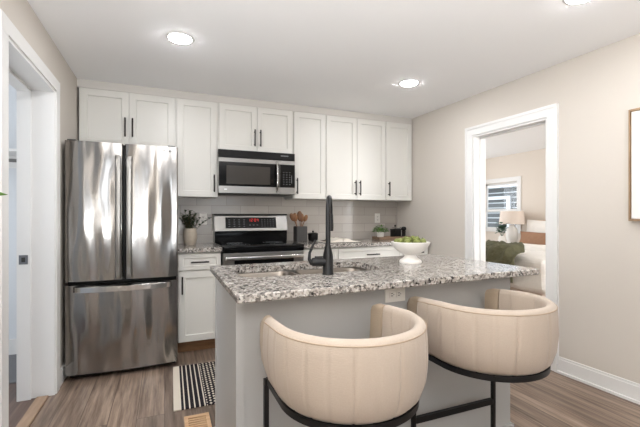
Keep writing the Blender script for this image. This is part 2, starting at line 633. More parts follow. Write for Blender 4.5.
# backsplash, crown strip, baseboards
struct('backsplash', bx(0.09, 2.722, YB-0.012, YB, 0.88, 1.42), M['tile'])
struct('trim_1', bx(XL, 2.722, 3.712, 3.74, 2.283, H), M['crown'])
def baseprof(bm, y0, y1):
    rwall(bm, y0, y1, 0, 0.105, -0.014, 0.01)
    rwall(bm, y0, y1, 0.105, 0.122, -0.009, 0.01)
    rwall(bm, y0, y1, 0, 0.018, -0.026, 0.0)
bm = NB()
baseprof(bm, YR, DR0-0.088)
baseprof(bm, DR1+0.088, 3.36)
struct('baseboard_right', bm, M['trim'])
bm = bx(XL-0.01, XL+0.014, DL1+0.085, YB, 0, 0.11)
box(bm, XL-0.01, XL+0.014, YR, DL0-0.085, 0, 0.11)
struct('baseboard_left', bm, M['trim'])
# bedroom door casing and jambs
bm = NB()
rwall(bm, DR0-0.084, DR0, 0, DRH+0.002, -0.018, 0.002)
rwall(bm, DR1, DR1+0.084, 0, DRH+0.002, -0.018, 0.002)
rwall(bm, DR0-0.085, DR0-0.063, 0, DRH+0.062, -0.024, 0.001)
rwall(bm, DR1+0.063, DR1+0.085, 0, DRH+0.062, -0.024, 0.001)
rwall(bm, DR0-0.0851, DR1+0.0851, DRH, DRH+0.082, -0.0185, 0.003)
rwall(bm, DR0-0.0855, DR1+0.0855, DRH+0.06, DRH+0.084, -0.0245, 0.004)
struct('trim_2', bm, M['trim'])
bm = NB()
rwall(bm, DR0-0.002, DR0+0.018, 0, DRH, -0.006, 0.136)
rwall(bm, DR1-0.018, DR1+0.002, 0, DRH, -0.006, 0.136)
rwall(bm, DR0, DR1, DRH-0.018, DRH+0.002, -0.006, 0.136)
rwall(bm, DR0+0.018, DR0+0.030, 0, DRH-0.018, 0.06, 0.095)
rwall(bm, DR1-0.030, DR1-0.018, 0, DRH-0.018, 0.06, 0.095)
rwall(bm, DR0+0.018, DR1-0.018, DRH-0.030, DRH-0.018, 0.06, 0.095)
struct('trim_3', bm, M['trim'])
# hall door casing and jambs
bm = bx(XL-0.002, XL+0.018, DL0-0.084, DL0, 0, DLH+0.002)
box(bm, XL-0.002, XL+0.018, DL1, DL1+0.084, 0, DLH+0.002)
box(bm, XL-0.003, XL+0.0185, DL0-0.085, DL1+0.085, DLH, DLH+0.075)
struct('trim_4', bm, M['trim'])
JX = XL-0.191
bm = bx(JX, XL+0.010, DL1-0.018, DL1+0.004, 0, DLH)
box(bm, JX, XL+0.010, DL0-0.004, DL0+0.018, 0, DLH)
box(bm, JX, XL+0.010, DL0, DL1, DLH-0.018, DLH+0.004)
box(bm, JX, JX+0.074, DL1-0.034, DL1-0.016, 0, DLH)
box(bm, JX, JX+0.074, DL0+0.016, DL0+0.034, 0, DLH)
box(bm, JX, JX+0.074, DL0, DL1, DLH-0.034, DLH-0.016)
struct('trim_5', bm, M['trim'])
plate = obj('strike_plate', bx(JX+0.012, JX+0.060, DL1-0.037, DL1-0.033, 0.878, 0.938, 0.001), M['strike'], loc=(JX+0.036, DL1-0.035, 0.878))
tag(plate, 'small steel latch strike plate on the white door jamb at far left', 'strike plate')
obj('latch_hole', bx(JX+0.026, JX+0.046, DL1-0.0385, DL1-0.0365, 0.893, 0.923), M['slot'], plate)
bm = bx(XL-0.085, XL-0.018, DL0+0.02, DL1-0.036, 0, 0.016, 0.006)
struct('trim_6', bm, M['thresh'])

# hall beyond the left doorway
struct('floor_hall', bx(-2.6, XL-0.02, 1.4, 3.30, -0.06, -0.001), M['hallfloor'])
struct('floor_closet', bx(-2.6, XL-0.13, 3.30, 4.42, -0.06, 0.006), M['carpet'])
bm = bx(-2.6, XL-0.13, 3.98, 4.10, 0, H)
box(bm, -2.6, XL-0.13, 1.3, 1.4, 0, H)
box(bm, -2.62, -2.52, 1.4, 2.15, 0, H)
box(bm, -2.62, -2.52, 3.30, 4.42, 0, H)
box(bm, -2.62, -2.52, 2.15, 3.30, 0, 0.5)
box(bm, -2.62, -2.52, 2.15, 3.30, 2.25, H)
struct('wall_hall', bm, M['hall'])
struct('ceiling_hall', bx(-2.62, XL-0.13, 1.3, 4.42, H, H+0.06), M['ceiling'])
bm = bx(-2.52, XL-0.13, 3.965, 3.98, 0, 0.135)
box(bm, XL-0.15, XL-0.13, 3.08, 3.965, 0, 0.135)
struct('baseboard_hall', bm, M['trim'])
sh = thing('closet_shelf', 'white closet shelf on a ledger seen through the left doorway', 'shelf', (-1.6, 3.8, 1.60))
obj('board', bx(-2.5, XL-0.14, 3.66, 3.98, 1.700, 1.722, 0.003), M['trim'], sh)
obj('ledger', bx(-2.5, XL-0.14, 3.960, 3.982, 1.60, 1.700), M['trim'], sh)
tube(bm := NB(), [(-2.5, 3.76, 1.64), (XL-0.14, 3.76, 1.64)], 0.014)
obj('hanging_rail', bm, M['satin'], sh, smooth=40)

# bedroom beyond the right doorway
BX1, BY0, BY1 = 6.05, 0.20, 6.3
struct('floor_bedroom', bx(2.87, BX1+0.1, BY0-0.1, BY1+0.1, -0.06, 0.003), M['bedfloor'])
struct('ceiling_bedroom', bx(2.98, BX1+0.1, BY0-0.1, BY1+0.1, H, H+0.06), M['ceiling'])
WY0, WY1, WZ0, WZ1 = 5.03, 5.84, 0.92, 1.84
bm = bx(BX1, BX1+0.12, BY0, WY0, 0, H)
box(bm, BX1, BX1+0.12, WY1, BY1, 0, H)
box(bm, BX1, BX1+0.12, WY0, WY1, 0, WZ0)
box(bm, BX1, BX1+0.12, WY0, WY1, WZ1, H)
box(bm, 2.86, 3.5, BY1, BY1+0.1, 0, H)
box(bm, 5.1, BX1+0.1, BY1, BY1+0.1, 0, H)
box(bm, 3.5, 5.1, BY1, BY1+0.1, 0, 0.6)
box(bm, 3.5, 5.1, BY1, BY1+0.1, 2.25, H)
box(bm, 2.80, 2.90, 4.03, BY1, 0, H)
box(bm, 2.95, 4.0, BY0-0.12, BY0, 0, H)
box(bm, 5.2, BX1, BY0-0.12, BY0, 0, H)
box(bm, 4.0, 5.2, BY0-0.12, BY0, 0, 0.6)
box(bm, 4.0, 5.2, BY0-0.12, BY0, 2.25, H)
struct('wall_bedroom', bm, M['bedroom'])
bm = bx(2.90, BX1, BY1-0.012, BY1, 0, 0.12)
box(bm, BX1-0.012, BX1, BY0, BY1, 0, 0.12)
struct('baseboard_bedroom', bm, M['trim'])
# its window
bm = bx(BX1-0.02, BX1, WY0-0.085, WY0, WZ0-0.05, WZ1+0.001)
box(bm, BX1-0.02, BX1, WY1, WY1+0.085, WZ0-0.05, WZ1+0.001)
box(bm, BX1-0.021, BX1+0.001, WY0-0.086, WY1+0.086, WZ1, WZ1+0.085)
box(bm, BX1-0.035, BX1+0.02, WY0-0.10, WY1+0.10, WZ0-0.04, WZ0)
win = struct('window_3', bm, M['trim'])
zm = 1.30
bm = NB()
for (z0, z1, xo) in ((zm-0.02, WZ1, 0.06), (WZ0, zm+0.02, 0.03)):
    box(bm, BX1+xo, BX1+xo+0.03, WY0, WY0+0.05, z0, z1)
    box(bm, BX1+xo, BX1+xo+0.03, WY1-0.05, WY1, z0, z1)
    box(bm, BX1+xo, BX1+xo+0.03, WY0, WY1, z1-0.045, z1)
    box(bm, BX1+xo, BX1+xo+0.03, WY0, WY1, z0, z0+0.045)
obj('sash', bm, M['trim'], win)
obj('pane', bx(BX1+0.072, BX1+0.076, WY0+0.04, WY1-0.04, zm, WZ1-0.03), M['glass'], win)
obj('pane', bx(BX1+0.042, BX1+0.046, WY0+0.04, WY1-0.04, WZ0+0.03, zm), M['glass'], win)
# neighbouring house seen out of that window
nh = thing('neighbouring_house', 'grey clapboard house seen through the bedroom window', 'house', (9.6, 8.0, 0))
bm = NB()
for k in range(18):
    z = -0.4+k*0.155
    prism(bm, [(9.6, 3.0), (9.9, 3.0), (9.9, 14.0), (9.6, 14.0)], z, z+0.12)
obj('siding', bm, M['siding'], nh)
obj('inner_wall', bx(9.63, 12, 3.0, 14.0, -0.4, 2.45), M['sidingwhite'], nh)
obj('fascia', bx(9.35, 9.6, 3.0, 14.0, 2.05, 2.35), M['sidingwhite'], nh)
bm = NB()
for y0, y1, z0, z1 in ((8.2, 8.32, 0.2, 1.7), (9.5, 9.62, 0.2, 1.7), (8.19, 9.63, 1.699, 1.80)):
    box(bm, 9.54, 9.62, y0, y1, z0, z1)
obj('window_trim', bm, M['sidingwhite'], nh)
obj('roof', prism(NB(), [(9.2, 3), (12, 3), (12, 14), (9.2, 14)], 2.35, 2.5), M['siding'], nh)
struct('ground_outside', bx(BX1+0.12, 14, -2, 16, -0.5, -0.4), M['ground'])

# ------------------------------------------------------------------ cabinets
def bar_handle(parent, x, y, z, length=0.16, horizontal=False, m=None, r=0.0065):
    bm = NB()
    L = length/2
    so = 0.034
    if horizontal:
        tube(bm, [(x-L, y-so, z), (x+L, y-so, z)], r, 10)
        for s in (-1, 1):
            tube(bm, [(x+s*(L-0.02), y, z), (x+s*(L-0.02), y-so, z)], r*0.85, 8)
    else:
        tube(bm, [(x, y-so, z-L), (x, y-so, z+L)], r, 10)
        for s in (-1, 1):
            tube(bm, [(x, y, z+s*(L-0.02)), (x, y-so, z+s*(L-0.02))], r*0.85, 8)
    return obj('handle', bm, m or M['bronze'], parent, smooth=40)

def shaker(name, x0, x1, z0, z1, y, parent, rail=0.055, thick=0.02, rec=0.009):
    """front with a recessed panel; its face is at y, looking to -y"""
    bm = NB()
    def ring(ax0, ax1, az0, az1, yy):
        return [bm.verts.new(p) for p in ((ax0, yy, az0), (ax1, yy, az0), (ax1, yy, az1), (ax0, yy, az1))]
    e = 0.0015
    loops = [ring(x0, x1, z0, z1, y+thick), ring(x0, x1, z0, z1, y+e), ring(x0+e, x1-e, z0+e, z1-e, y),
             ring(x0+rail, x1-rail, z0+rail, z1-rail, y), ring(x0+rail+0.004, x1-rail-0.004, z0+rail+0.004, z1-rail-0.004, y+rec)]
    for a, b in zip(loops, loops[1:]):
        for i in range(4):
            bm.faces.new((a[i], a[(i+1) % 4], b[(i+1) % 4], b[i]))
    bm.faces.new(loops[-1])
    bm.faces.new(list(reversed(loops[0])))
    return obj(name, bm, M['cab'], parent)

UY = 3.70
def upper(x0, x1, z0, doors, label, handles, hz, b0, b1):
    t = thing('wall_cabinet', label, 'cabinet', ((x0+x1)/2, 3.87, z0), 'white shaker wall cabinets')
    obj('body', bx(b0, b1, UY+0.02, YB-0.001, z0+0.002, 2.283), M['cab'], t)
    n = doors
    w = (x1-x0-0.004)/n
    for k in range(n):
        a = x0+0.002+k*w
        d = shaker('door', a+0.0015, a+w-0.0015, z0, 2.276, UY, t)
        side = handles[k]
        hx = a+w-0.029 if side == 'r' else a+0.029
        bar_handle(d, hx, UY, hz, 0.165)
    return t
upper(-0.668, 0.088, 1.79, 2, 'short two-door white wall cabinet above the stainless refrigerator', 'rl', 1.965, -0.672, 0.0938)
upper(0.100, 0.466, 1.372, 1, 'single-door white wall cabinet between the refrigerator and the microwave', 'r', 1.50, 0.0942, 0.4728)
upper(0.480, 1.228, 1.826, 2, 'short two-door white wall cabinet directly above the microwave', 'rl', 1.962, 0.4732, 1.2328)
upper(1.238, 1.602, 1.372, 1, 'single-door white wall cabinet just right of the microwave', 'l', 1.50, 1.2332, 1.6028)
upper(1.604, 2.354, 1.372, 2, 'tall two-door white wall cabinet over the right-hand counter', 'rl', 1.50, 1.6032, 2.3548)
upper(2.356, 2.716, 1.372, 1, 'single-door white wall cabinet in the corner beside the right wall', 'l', 1.50, 2.3552, 2.7165)

BYF = 3.402
def base_cab(x0, x1, label, drawers, nd, hx):
    t = thing('base_cabinet', label, 'cabinet', ((x0+x1)/2, 3.7, 0), 'white shaker base cabinets')
    obj('body', bx(x0, x1, BYF+0.021, YB-0.013, 0.105, 0.874), M['cab'], t)
    obj('toe_kick', bx(x0, x1, 3.490, 3.508, 0, 0.105), M['toe'], t)
    d = shaker('drawer', x0+0.004, x1-0.004, 0.724, 0.862, BYF, t, rail=0.035)
    bar_handle(d, hx, BYF, 0.793, 0.15, True)
    w = (x1-x0-0.004)/nd
    for k in range(nd):
        a = x0+0.002+k*w
        dd = shaker('door', a+0.002, a+w-0.002, 0.112, 0.714, BYF, t)
        bar_handle(dd, a+w-0.03 if k == 0 and nd == 2 else a+0.03, BYF, 0.60, 0.15)
    return t
base_cab(0.106, 0.462, 'white base cabinet with one drawer between refrigerator and range', 1, 1, 0.281)
base_cab(1.236, 1.605, 'narrow white base cabinet right beside the range', 1, 1, 1.416)
base_cab(1.607, 2.383, 'wide white base cabinet in the middle of the right-hand counter', 1, 2, 1.995)
base_cab(2.385, 2.716, 'white base cabinet in the corner next to the right wall', 1, 1, 2.555)
def worktop(x0, x1, label):
    bm = bx(x0, x1, 3.377, YB-0.013, 0.876, 0.914, 0.004)
    return tag(obj('worktop', bm, M['granite'], loc=((x0+x1)/2, 3.7, 0.876)), label, 'worktop')
worktop(0.102, 0.468, 'short speckled granite worktop between refrigerator and range')
worktop(1.235, 2.733, 'long speckled granite worktop right of the range')

# ------------------------------------------------------------------ refrigerator
def bowed(x0, x1, z0, z1, y, thick, bow, bm=None):
    bm = bm or NB()
    w = x1-x0
    ed = [0, 0.0008, 0.002, 0.004, 0.007, 0.010]
    fs = [e/w for e in ed]+[0.05+0.9*k/16 for k in range(17)]+[1-e/w for e in reversed(ed)]
    fr, bk = [], []
    for f in fs:
        x = x0+(x1-x0)*f
        e = min(f, 1-f)*(x1-x0)
        yy = y+bow*(2*f-1)**2+(0.010*(1-min(1, e/0.010))**2.2)
        fr.append((x, yy))
        bk.append((x, y+thick))
    prism(bm, fr+list(reversed(bk)), z0, z1)
    return bm
fg = thing('refrigerator', 'stainless french-door refrigerator with bottom freezer beside the left wall', 'refrigerator', (-0.28, 3.55, 0))
obj('case', bx(-0.652, 0.088, 3.235, 3.96, 0.035, 1.722, 0.004), M['casegrey'], fg)
ld = obj('door', bowed(-0.661, -0.290, 0.716, 1.733, 3.158, 0.07, 0.012), M['steel'], fg, smooth=30)
rd = obj('door', bowed(-0.276, 0.097, 0.716, 1.733, 3.158, 0.07, 0.012), M['steel'], fg, smooth=30)
fz = obj('freezer_drawer', bowed(-0.661, 0.097, 0.045, 0.688, 3.142, 0.086, 0.026), M['steel'], fg, smooth=30)
for d, x0, x1 in ((ld, -0.340, -0.300), (rd, -0.268, -0.228)):
    bm = bx(x0, x1, 3.131, 3.160, 0.725, 1.64, 0.008, 3)
    for z in (0.78, 1.58):
        box(bm, x0+0.008, x1-0.008, 3.128, 3.17, z-0.03, z+0.03)
    obj('handle', bm, M['satin'], d, smooth=40)
bm = NB()
pts = []
for i in range(25):
    f = i/24
    x = -0.605+0.655*f
    bowy = 3.145-0.058*math.sin(PI*f)**0.45 if 0 < f < 1 else 3.158
    pts.append((x, bowy, 0.661))
rings = []
for p in pts:
    x, y, z = p
    rings.append([bm.verts.new((x, y+dy, z+dz)) for dy, dz in ((-0.006, -0.019), (-0.006, 0.019), (0.006, 0.022), (0.006, -0.022))])
for a, b in zip(rings, rings[1:]):
    for k in range(4):
        bm.faces.new((a[k], a[(k+1) % 4], b[(k+1) % 4], b[k]))
bm.faces.new(rings[0])
bm.faces.new(list(reversed(rings[-1])))
obj('handle', bm, M['steel2'], fz, smooth=50)
obj('badge', bx(-0.012, 0.002, 3.1560, 3.162, 1.694, 1.700), M['greymark'], rd)
obj('badge', bx(0.030, 0.048, 3.1575, 3.166, 1.692, 1.702), M['greymark'], rd)
obj('seal', bx(-0.650, 0.086, 3.215, 3.236, 0.690, 0.714), M['blackplastic'], fg)
obj('centre_seal', bx(-0.2905, -0.2755, 3.20, 3.236, 0.72, 1.728), M['blackplastic'], fg)
obj('base_grille', bx(-0.640, 0.080, 3.24, 3.27, 0.006, 0.045), M['blackplastic'], fg)
for x in (-0.62, 0.05):
    obj('hinge_cap', bx(x-0.03, x+0.03, 3.18, 3.30, 1.722, 1.745, 0.006), M['casegrey'], fg)
for x in (-0.60, 0.04):
    for y in (3.30, 3.88):
        lathe(bm := NB(), [(0.018, 0), (0.018, 0.037)], (x, y, 0), 12)
        obj('foot', bm, M['blackplastic'], fg)

# ------------------------------------------------------------------ microwave
mw = thing('microwave', 'stainless and black over-the-range microwave under the short cabinet', 'microwave', (0.844, 3.8, 1.405))
MX0, MX1, MY = 0.466, 1.224, 3.62
obj('case', bx(MX0+0.016, MX1, MY+0.035, YB-0.012, 1.412, 1.822), M['casegrey'], mw)
obj('vent_strip', bx(MX0, MX1, MY+0.004, MY+0.04, 1.748, 1.822, 0.003), M['blackplastic'], mw)
md = obj('door', bx(MX0, 1.062, MY, MY+0.035, 1.408, 1.746, 0.003), M['satin'], mw)
obj('glass', bx(MX0+0.004, 1.060, MY-0.002, MY+0.002, 1.476, 1.706), M['blackglass'], md)
obj('window', bx(0.540, 0.965, MY-0.0035, MY-0.001, 1.497, 1.672), M['window_dark'], md)
bm = NB()
tube(bm, [(1.030, MY-0.002, 1.43), (1.030, MY-0.030, 1.45), (1.030, MY-0.042, 1.50), (1.030, MY-0.046, 1.58), (1.030, MY-0.042, 1.66), (1.030, MY-0.030, 1.705), (1.030, MY-0.002, 1.725)], 0.0095, 12)
obj('handle', bm, M['steel2'], md, smooth=50)
cp = obj('control_panel', bx(1.064, MX1, MY, MY+0.035, 1.408, 1.746, 0.003), M['satin'], mw)
obj('keypad', bx(1.066, MX1-0.002, MY-0.002, MY+0.002, 1.476, 1.706), M['blackglass'], cp)
bm = NB()
for r in range(6):
    for c in range(3):
        box(bm, 1.098+c*0.032, 1.110+c*0.032, MY-0.003, MY-0.0018, 1.505+r*0.024, 1.510+r*0.024)
box(bm, 1.186, 1.190, MY-0.003, MY-0.0018, 1.52, 1.60)
obj('keypad_print', bm, M['greymark'], cp)
obj('logo', bx(1.075, 1.155, MY+0.0025, MY+0.0042, 1.787, 1.798), M['greymark'], mw)
obj('badge', bx(0.520, 0.545, MY-0.0015, MY+0.001, 1.438, 1.450), M['whitemark'], md)
obj('bottom_vent', bx(MX0+0.03, MX1-0.02, MY+0.05, YB-0.05, 1.404, 1.413), M['blackplastic'], mw)

# ------------------------------------------------------------------ range
rg = thing('range', 'stainless electric range with black glass top between the base cabinets', 'range', (0.84, 3.7, 0))
RX0, RX1 = 0.474, 1.228
obj('body', bx(RX0, RX1, 3.425, YB-0.016, 0.03, 0.895), M['casegrey'], rg)
bm = bx(RX0-0.002, RX1+0.003, 3.362, 3.90, 0.896, 0.922, 0.007, 3)
obj('cooktop', bm, M['blackglass'], rg, smooth=40)
for (x, y, r) in ((0.64, 3.52, 0.10), (1.03, 3.52, 0.085), (0.64, 3.76, 0.075), (1.03, 3.76, 0.10)):
    bm = NB()
    for rr in (r, r*0.62):
        lathe(bm, [(rr, 0.9221), (rr+0.003, 0.9224), (rr+0.003, 0.9221)], (x, y, 0), 40, cap=False)
    obj('burner_ring', bm, M['greymark'], rg)
# backguard: black riser below, sloping steel panel above
def sloped(x0, x1, pts):
    bm = NB()
    a = [bm.verts.new((x0, y, z)) for y, z in pts]
    b = [bm.verts.new((x1, y, z)) for y, z in pts]
    n = len(pts)
    bm.faces.new(a)
    bm.faces.new(list(reversed(b)))
    for i in range(n):
        bm.faces.new((a[i], b[i], b[(i+1) % n], a[(i+1) % n]))
    return bm
obj('riser', sloped(RX0-0.012, RX1-0.012, [(3.872, 0.92), (3.862, 1.045), (4.01, 1.045), (4.01, 0.92)]), M['blackglass'], rg)
bg = obj('backguard', sloped(RX0-0.018, RX1-0.010, [(3.838, 1.036), (3.872, 1.192), (3.885, 1.202), (4.014, 1.202), (4.014, 1.036)]), M['satin'], rg, bev=0.004)
obj('top_edge', bx(RX0-0.020, RX1-0.008, 3.872, 4.015, 1.2005, 1.211, 0.003), M['blackplastic'], rg)
bm = NB()
def onbg(x0, x1, z0, z1, off, bmm):
    f = lambda z: 3.838+(z-1.036)*(3.872-3.838)/(1.192-1.036)
    vs = [(x0, f(z0)-off, z0), (x1, f(z0)-off, z0), (x1, f(z1)-off, z1), (x0, f(z1)-off, z1)]
    fr = [bmm.verts.new(v) for v in vs]
    bk = [bmm.verts.new((v[0], v[1]+0.004+off, v[2])) for v in vs]
    bmm.faces.new(fr)
    bmm.faces.new(list(reversed(bk)))
    for i in range(4):
        bmm.faces.new((fr[i], bk[i], bk[(i+1) % 4], fr[(i+1) % 4]))
onbg(0.566, 1.092, 1.066, 1.176, 0.003, bm)
dp = obj('display', bm, M['blackglass'], bg)
bm = NB()
segs = {'1': 'bc', '2': 'abged', '5': 'afgcd', '0': 'abcdef', '4': 'fgbc'}
def digit(ch, x, z, w, h, bmm):
    t = 0.0035
    S7 = {'a': (0, 1, w, 1), 'd': (0, 0, w, 0), 'g': (0, .5, w, .5)}
    for s in segs[ch]:
        if s in 'adg':
            zz = z+{'a': h, 'd': 0, 'g': h/2}[s]
            onbg(x, x+w, zz-t/2, zz+t/2, 0.0042, bmm)
        else:
            xx = x+(w if s in 'bc' else 0)
            z0 = z+(h/2 if s in 'bf' else 0)
            onbg(xx-t/2, xx+t/2, z0, z0+h/2, 0.0042, bmm)
for i, ch in enumerate('1204'):
    digit(ch, 0.802+i*0.026+(0.008 if i > 1 else 0), 1.134, 0.013, 0.028, bm)
onbg(0.8515, 0.8545, 1.141, 1.145, 0.0042, bm)
onbg(0.8515, 0.8545, 1.151, 1.155, 0.0042, bm)
obj('clock_digits', bm, M['red'], dp)
bm = NB()
for r in range(4):
    for c in range(4):
        onbg(0.596+c*0.05, 0.612+c*0.05, 1.083+r*0.022, 1.0865+r*0.022, 0.0042, bm)
    for c in range(5):
        onbg(0.935+c*0.03, 0.945+c*0.03, 1.083+r*0.022, 1.0865+r*0.022, 0.0042, bm)
for c in range(3):
    onbg(0.806+c*0.038, 0.822+c*0.038, 1.095, 1.099, 0.0042, bm)
obj('keypad_print', bm, M['greymark'], dp)
od = obj('oven_door', bx(RX0, RX1, 3.372, 3.425, 0.245, 0.858, 0.004), M['satin'], rg)
obj('front_trim', bx(RX0, RX1+0.001, 3.366, 3.425, 0.862, 0.896, 0.003), M['blackglass'], rg)
obj('window', bx(RX0+0.10, RX1-0.10, 3.3695, 3.375, 0.36, 0.80), M['blackglass'], od)
bm = bx(RX0+0.012, RX1-0.012, 3.318, 3.336, 0.798, 0.831, 0.007, 3)
for x in (RX0+0.035, RX1-0.035):
    box(bm, x-0.014, x+0.014, 3.33, 3.374, 0.803, 0.827, 0.003)
obj('handle', bm, M['steel2'], od, smooth=40)
obj('storage_drawer', bx(RX0, RX1, 3.38, 3.425, 0.06, 0.235, 0.004), M['satin'], rg)
for x in (RX0+0.04, RX1-0.04):
    for y in (3.46, 3.95):
        lathe(bm := NB(), [(0.018, 0), (0.018, 0.032)], (x, y, 0), 12)
        obj('foot', bm, M['blackplastic'], rg)

# ------------------------------------------------------------------ island
IZ0, IZ1 = 0.870, 0.902
isl = thing('kitchen_island', 'light grey painted island base under the granite top', 'island', (1.03, 1.85, 0))
bq = [(0.262, 1.487), (1.802, 1.545), (1.796, 2.19), (0.262, 2.13)]
cut = [(0.335, 1.735), (1.11, 1.742), (1.11, 2.125), (0.335, 2.105)]     # where the sink bowls hang
bm = NB()
# carcass: four thick walls and a floor, open at the top for the sink
def wallseg(a, b, t=0.018):
    a, b = Vector((*a, 0)), Vector((*b, 0))
    d = (b-a).normalized()
    nrm = Vector((-d.y, d.x, 0))
    p = [a, b, b+nrm*t, a+nrm*t]
    prism(bm, [(v.x, v.y) for v in p], 0.0, IZ0)
for i in range(4):
    wallseg(bq[i], bq[(i+1) % 4])
body = obj('body', bm, M['island'], isl)
bm = NB()
for a, b in ((bq[0], bq[1]), (bq[1], bq[2]), (bq[3], bq[0])):
    a, b = Vector((*a, 0)), Vector((*b, 0))
    d = (b-a).normalized()
    nrm = Vector((d.y, -d.x, 0))
    p = [a-d*0.014, b+d*0.014, b+d*0.014+nrm*0.014, a-d*0.014+nrm*0.014]
    prism(bm, [(v.x, v.y) for v in p], 0, 0.022)
obj('shoe_moulding', bm, M['island'], isl)
for (x, y) in ((0.262, 1.487), (0.262, 2.106)):
    obj('corner_post', bx(x-0.004, x+0.03, y-0.004, y+0.03, 0.022, IZ0), M['island'], isl)

# granite slab with a rounded cut-out for the sink
def rrect(x0, x1, y0, y1, r, n=8):
    out = []
    for cx, cy, a0 in ((x1-r, y1-r, 0), (x0+r, y1-r, PI/2), (x0+r, y0+r, PI), (x1-r, y0+r, 1.5*PI)):
        for k in range(n+1):
            a = a0+PI/2*k/n
            out.append((cx+r*math.cos(a), cy+r*math.sin(a)))
    return out
SX0, SX1, SY0, SY1 = 0.332, 1.125, 1.738, 2.110
inner = rrect(SX0, SX1, SY0, SY1, 0.085)
slab = [(1.878, 2.300), (0.241, 2.238), (0.242, 1.372), (1.890, 1.432)]     # same order as the corners above
def ray_to_quad(c, p, q):
    d = Vector(p)-Vector(c)
    best = None
    for i in range(4):
        a, b = Vector(q[i]), Vector(q[(i+1) % 4])
        e = b-a
        den = d.x*e.y-d.y*e.x
        if abs(den) < 1e-9:
            continue
        w = a-Vector(c)
        t = (w.x*e.y-w.y*e.x)/den
        s = (w.x*d.y-w.y*d.x)/den
        if t > 0 and -1e-6 <= s <= 1+1e-6 and (best is None or t < best):
            best = t
    return tuple(Vector(c)+d*best)
cc = ((SX0+SX1)/2, (SY0+SY1)/2)
outer = [ray_to_quad(cc, p, slab) for p in inner]
# snap the nearest ray end to each true corner
for q in slab:
    k = min(range(len(outer)), key=lambda i: (Vector(outer[i])-Vector(q)).length)
    outer[k] = q
bm = NB()
n = len(inner)
def loop(pts, z):
    return [bm.verts.new((p[0], p[1], z)) for p in pts]
def shrink(pts, e):
    cx, cy = 1.06, 1.84
    return [(p[0]-math.copysign(e, p[0]-cx), p[1]-math.copysign(e, p[1]-cy)) for p in pts]
lo = [loop(inner, IZ0), loop(shrink(outer, 0.004), IZ0), loop(outer, IZ0+0.004), loop(outer, IZ1-0.004), loop(shrink(outer, 0.004), IZ1), loop(inner, IZ1)]
for a, b in zip(lo, lo[1:]+lo[:1]):
    for i in range(n):
        bm.faces.new((a[i], a[(i+1) % n], b[(i+1) % n], b[i]))
tag(obj('island_worktop', bm, M['granite'], loc=(1.06, 1.84, IZ0)), 'thick speckled grey granite slab on top of the grey island', 'worktop')

# sink
snk = thing('sink', 'double-bowl stainless undermount sink let into the island top', 'sink', (0.72, 1.93, 0.67))
for x0, x1 in ((SX0-0.006, 0.668), (0.692, SX1+0.006)):
    bm = NB()
    top = rrect(x0, x1, SY0-0.006, SY1+0.006, 0.07)
    m2 = rrect(x0+0.006, x1-0.006, SY0, SY1, 0.07)
    bot = rrect(x0+0.03, x1-0.03, SY0+0.03, SY1-0.03, 0.06)
    zt = IZ0-0.002 if x0 < 0.6 else IZ0-0.002
    L = [loop(top, zt), loop(m2, zt-0.01), loop(m2, 0.71), loop(bot, 0.69)]
    for a, b in zip(L, L[1:]):
        for i in range(len(a)):
            bm.faces.new((a[i], a[(i+1) % n], b[(i+1) % n], b[i]))
    bm.faces.new(L[-1])
    bl = obj('bowl', bm, M['sinksteel'], snk, smooth=40)
    lathe(bm := NB(), [(0.045, 0.692), (0.042, 0.695), (0.02, 0.691)], ((x0+x1)/2, 1.95, 0), 24)
    obj('drain', bm, M['steel2'], bl, smooth=40)
obj('divider', bx(0.664, 0.696, SY0, SY1, 0.74, 0.866, 0.008, 3), M['sinksteel'], snk, smooth=40)

# faucet
fx, fy = 0.747, 1.700
fc = thing('faucet', 'tall matte black pull-down faucet standing in front of the island sink', 'faucet', (fx, fy, IZ1))
bm = NB()
lathe(bm, [(0.029, 0), (0.029, 0.004), (0.0265, 0.008), (0.0255, 0.085), (0.0235, 0.100), (0.0150, 0.135), (0.0135, 0.145)], (fx, fy, IZ1), 28)
obj('base', bm, M['blackmetal'], fc, smooth=40)
bm = NB()
dirx, diry = 0.045, 0.085          # half the reach of the arch
pts = [(fx, fy, IZ1+0.13), (fx, fy, IZ1+0.30)]
for k in range(1, 15):
    a = PI*k/14
    pts.append((fx+dirx*(1-math.cos(a)), fy+diry*(1-math.cos(a)), IZ1+0.30+0.085*math.sin(a)))
pts.append((fx+2*dirx, fy+2*diry, IZ1+0.285))
tube(bm, pts, 0.0122, 16)
obj('spout', bm, M['blackmetal'], fc, smooth=50)
bm = NB()
sx_, sy_ = fx+2*dirx, fy+2*diry
lathe(bm, [(0.0125, 0.30), (0.0145, 0.29), (0.0165, 0.225), (0.0150, 0.206), (0.012, 0.206)], (sx_, sy_, IZ1), 20)
obj('spray_head', bm, M['blackmetal'], fc, smooth=40)
bm = NB()
hl = Vector((-0.98, 0.2, 0)).normalized()
p0 = Vector((fx, fy, IZ1+0.062))
tube(bm, [p0+hl*0.01, p0+hl*0.055, p0+hl*0.078, p0+hl*0.084], [0.0215, 0.0215, 0.0205, 0.014], 18)
hb = obj('handle', bm, M['blackmetal'], fc, smooth=50)
bm = NB()
q = p0+hl*0.080
tube(bm, [q+Vector((0, 0, -0.012)), q+hl*0.014+Vector((0, 0, 0.012)), q+hl*0.012+Vector((0, 0, 0.045)), q-hl*0.006+Vector((0, 0, 0.085)), q-hl*0.018+Vector((0, 0, 0.108))], [0.009, 0.0085, 0.007, 0.006, 0.0055], 10)
obj('lever', bm, M['blackmetal'], hb, smooth=50)

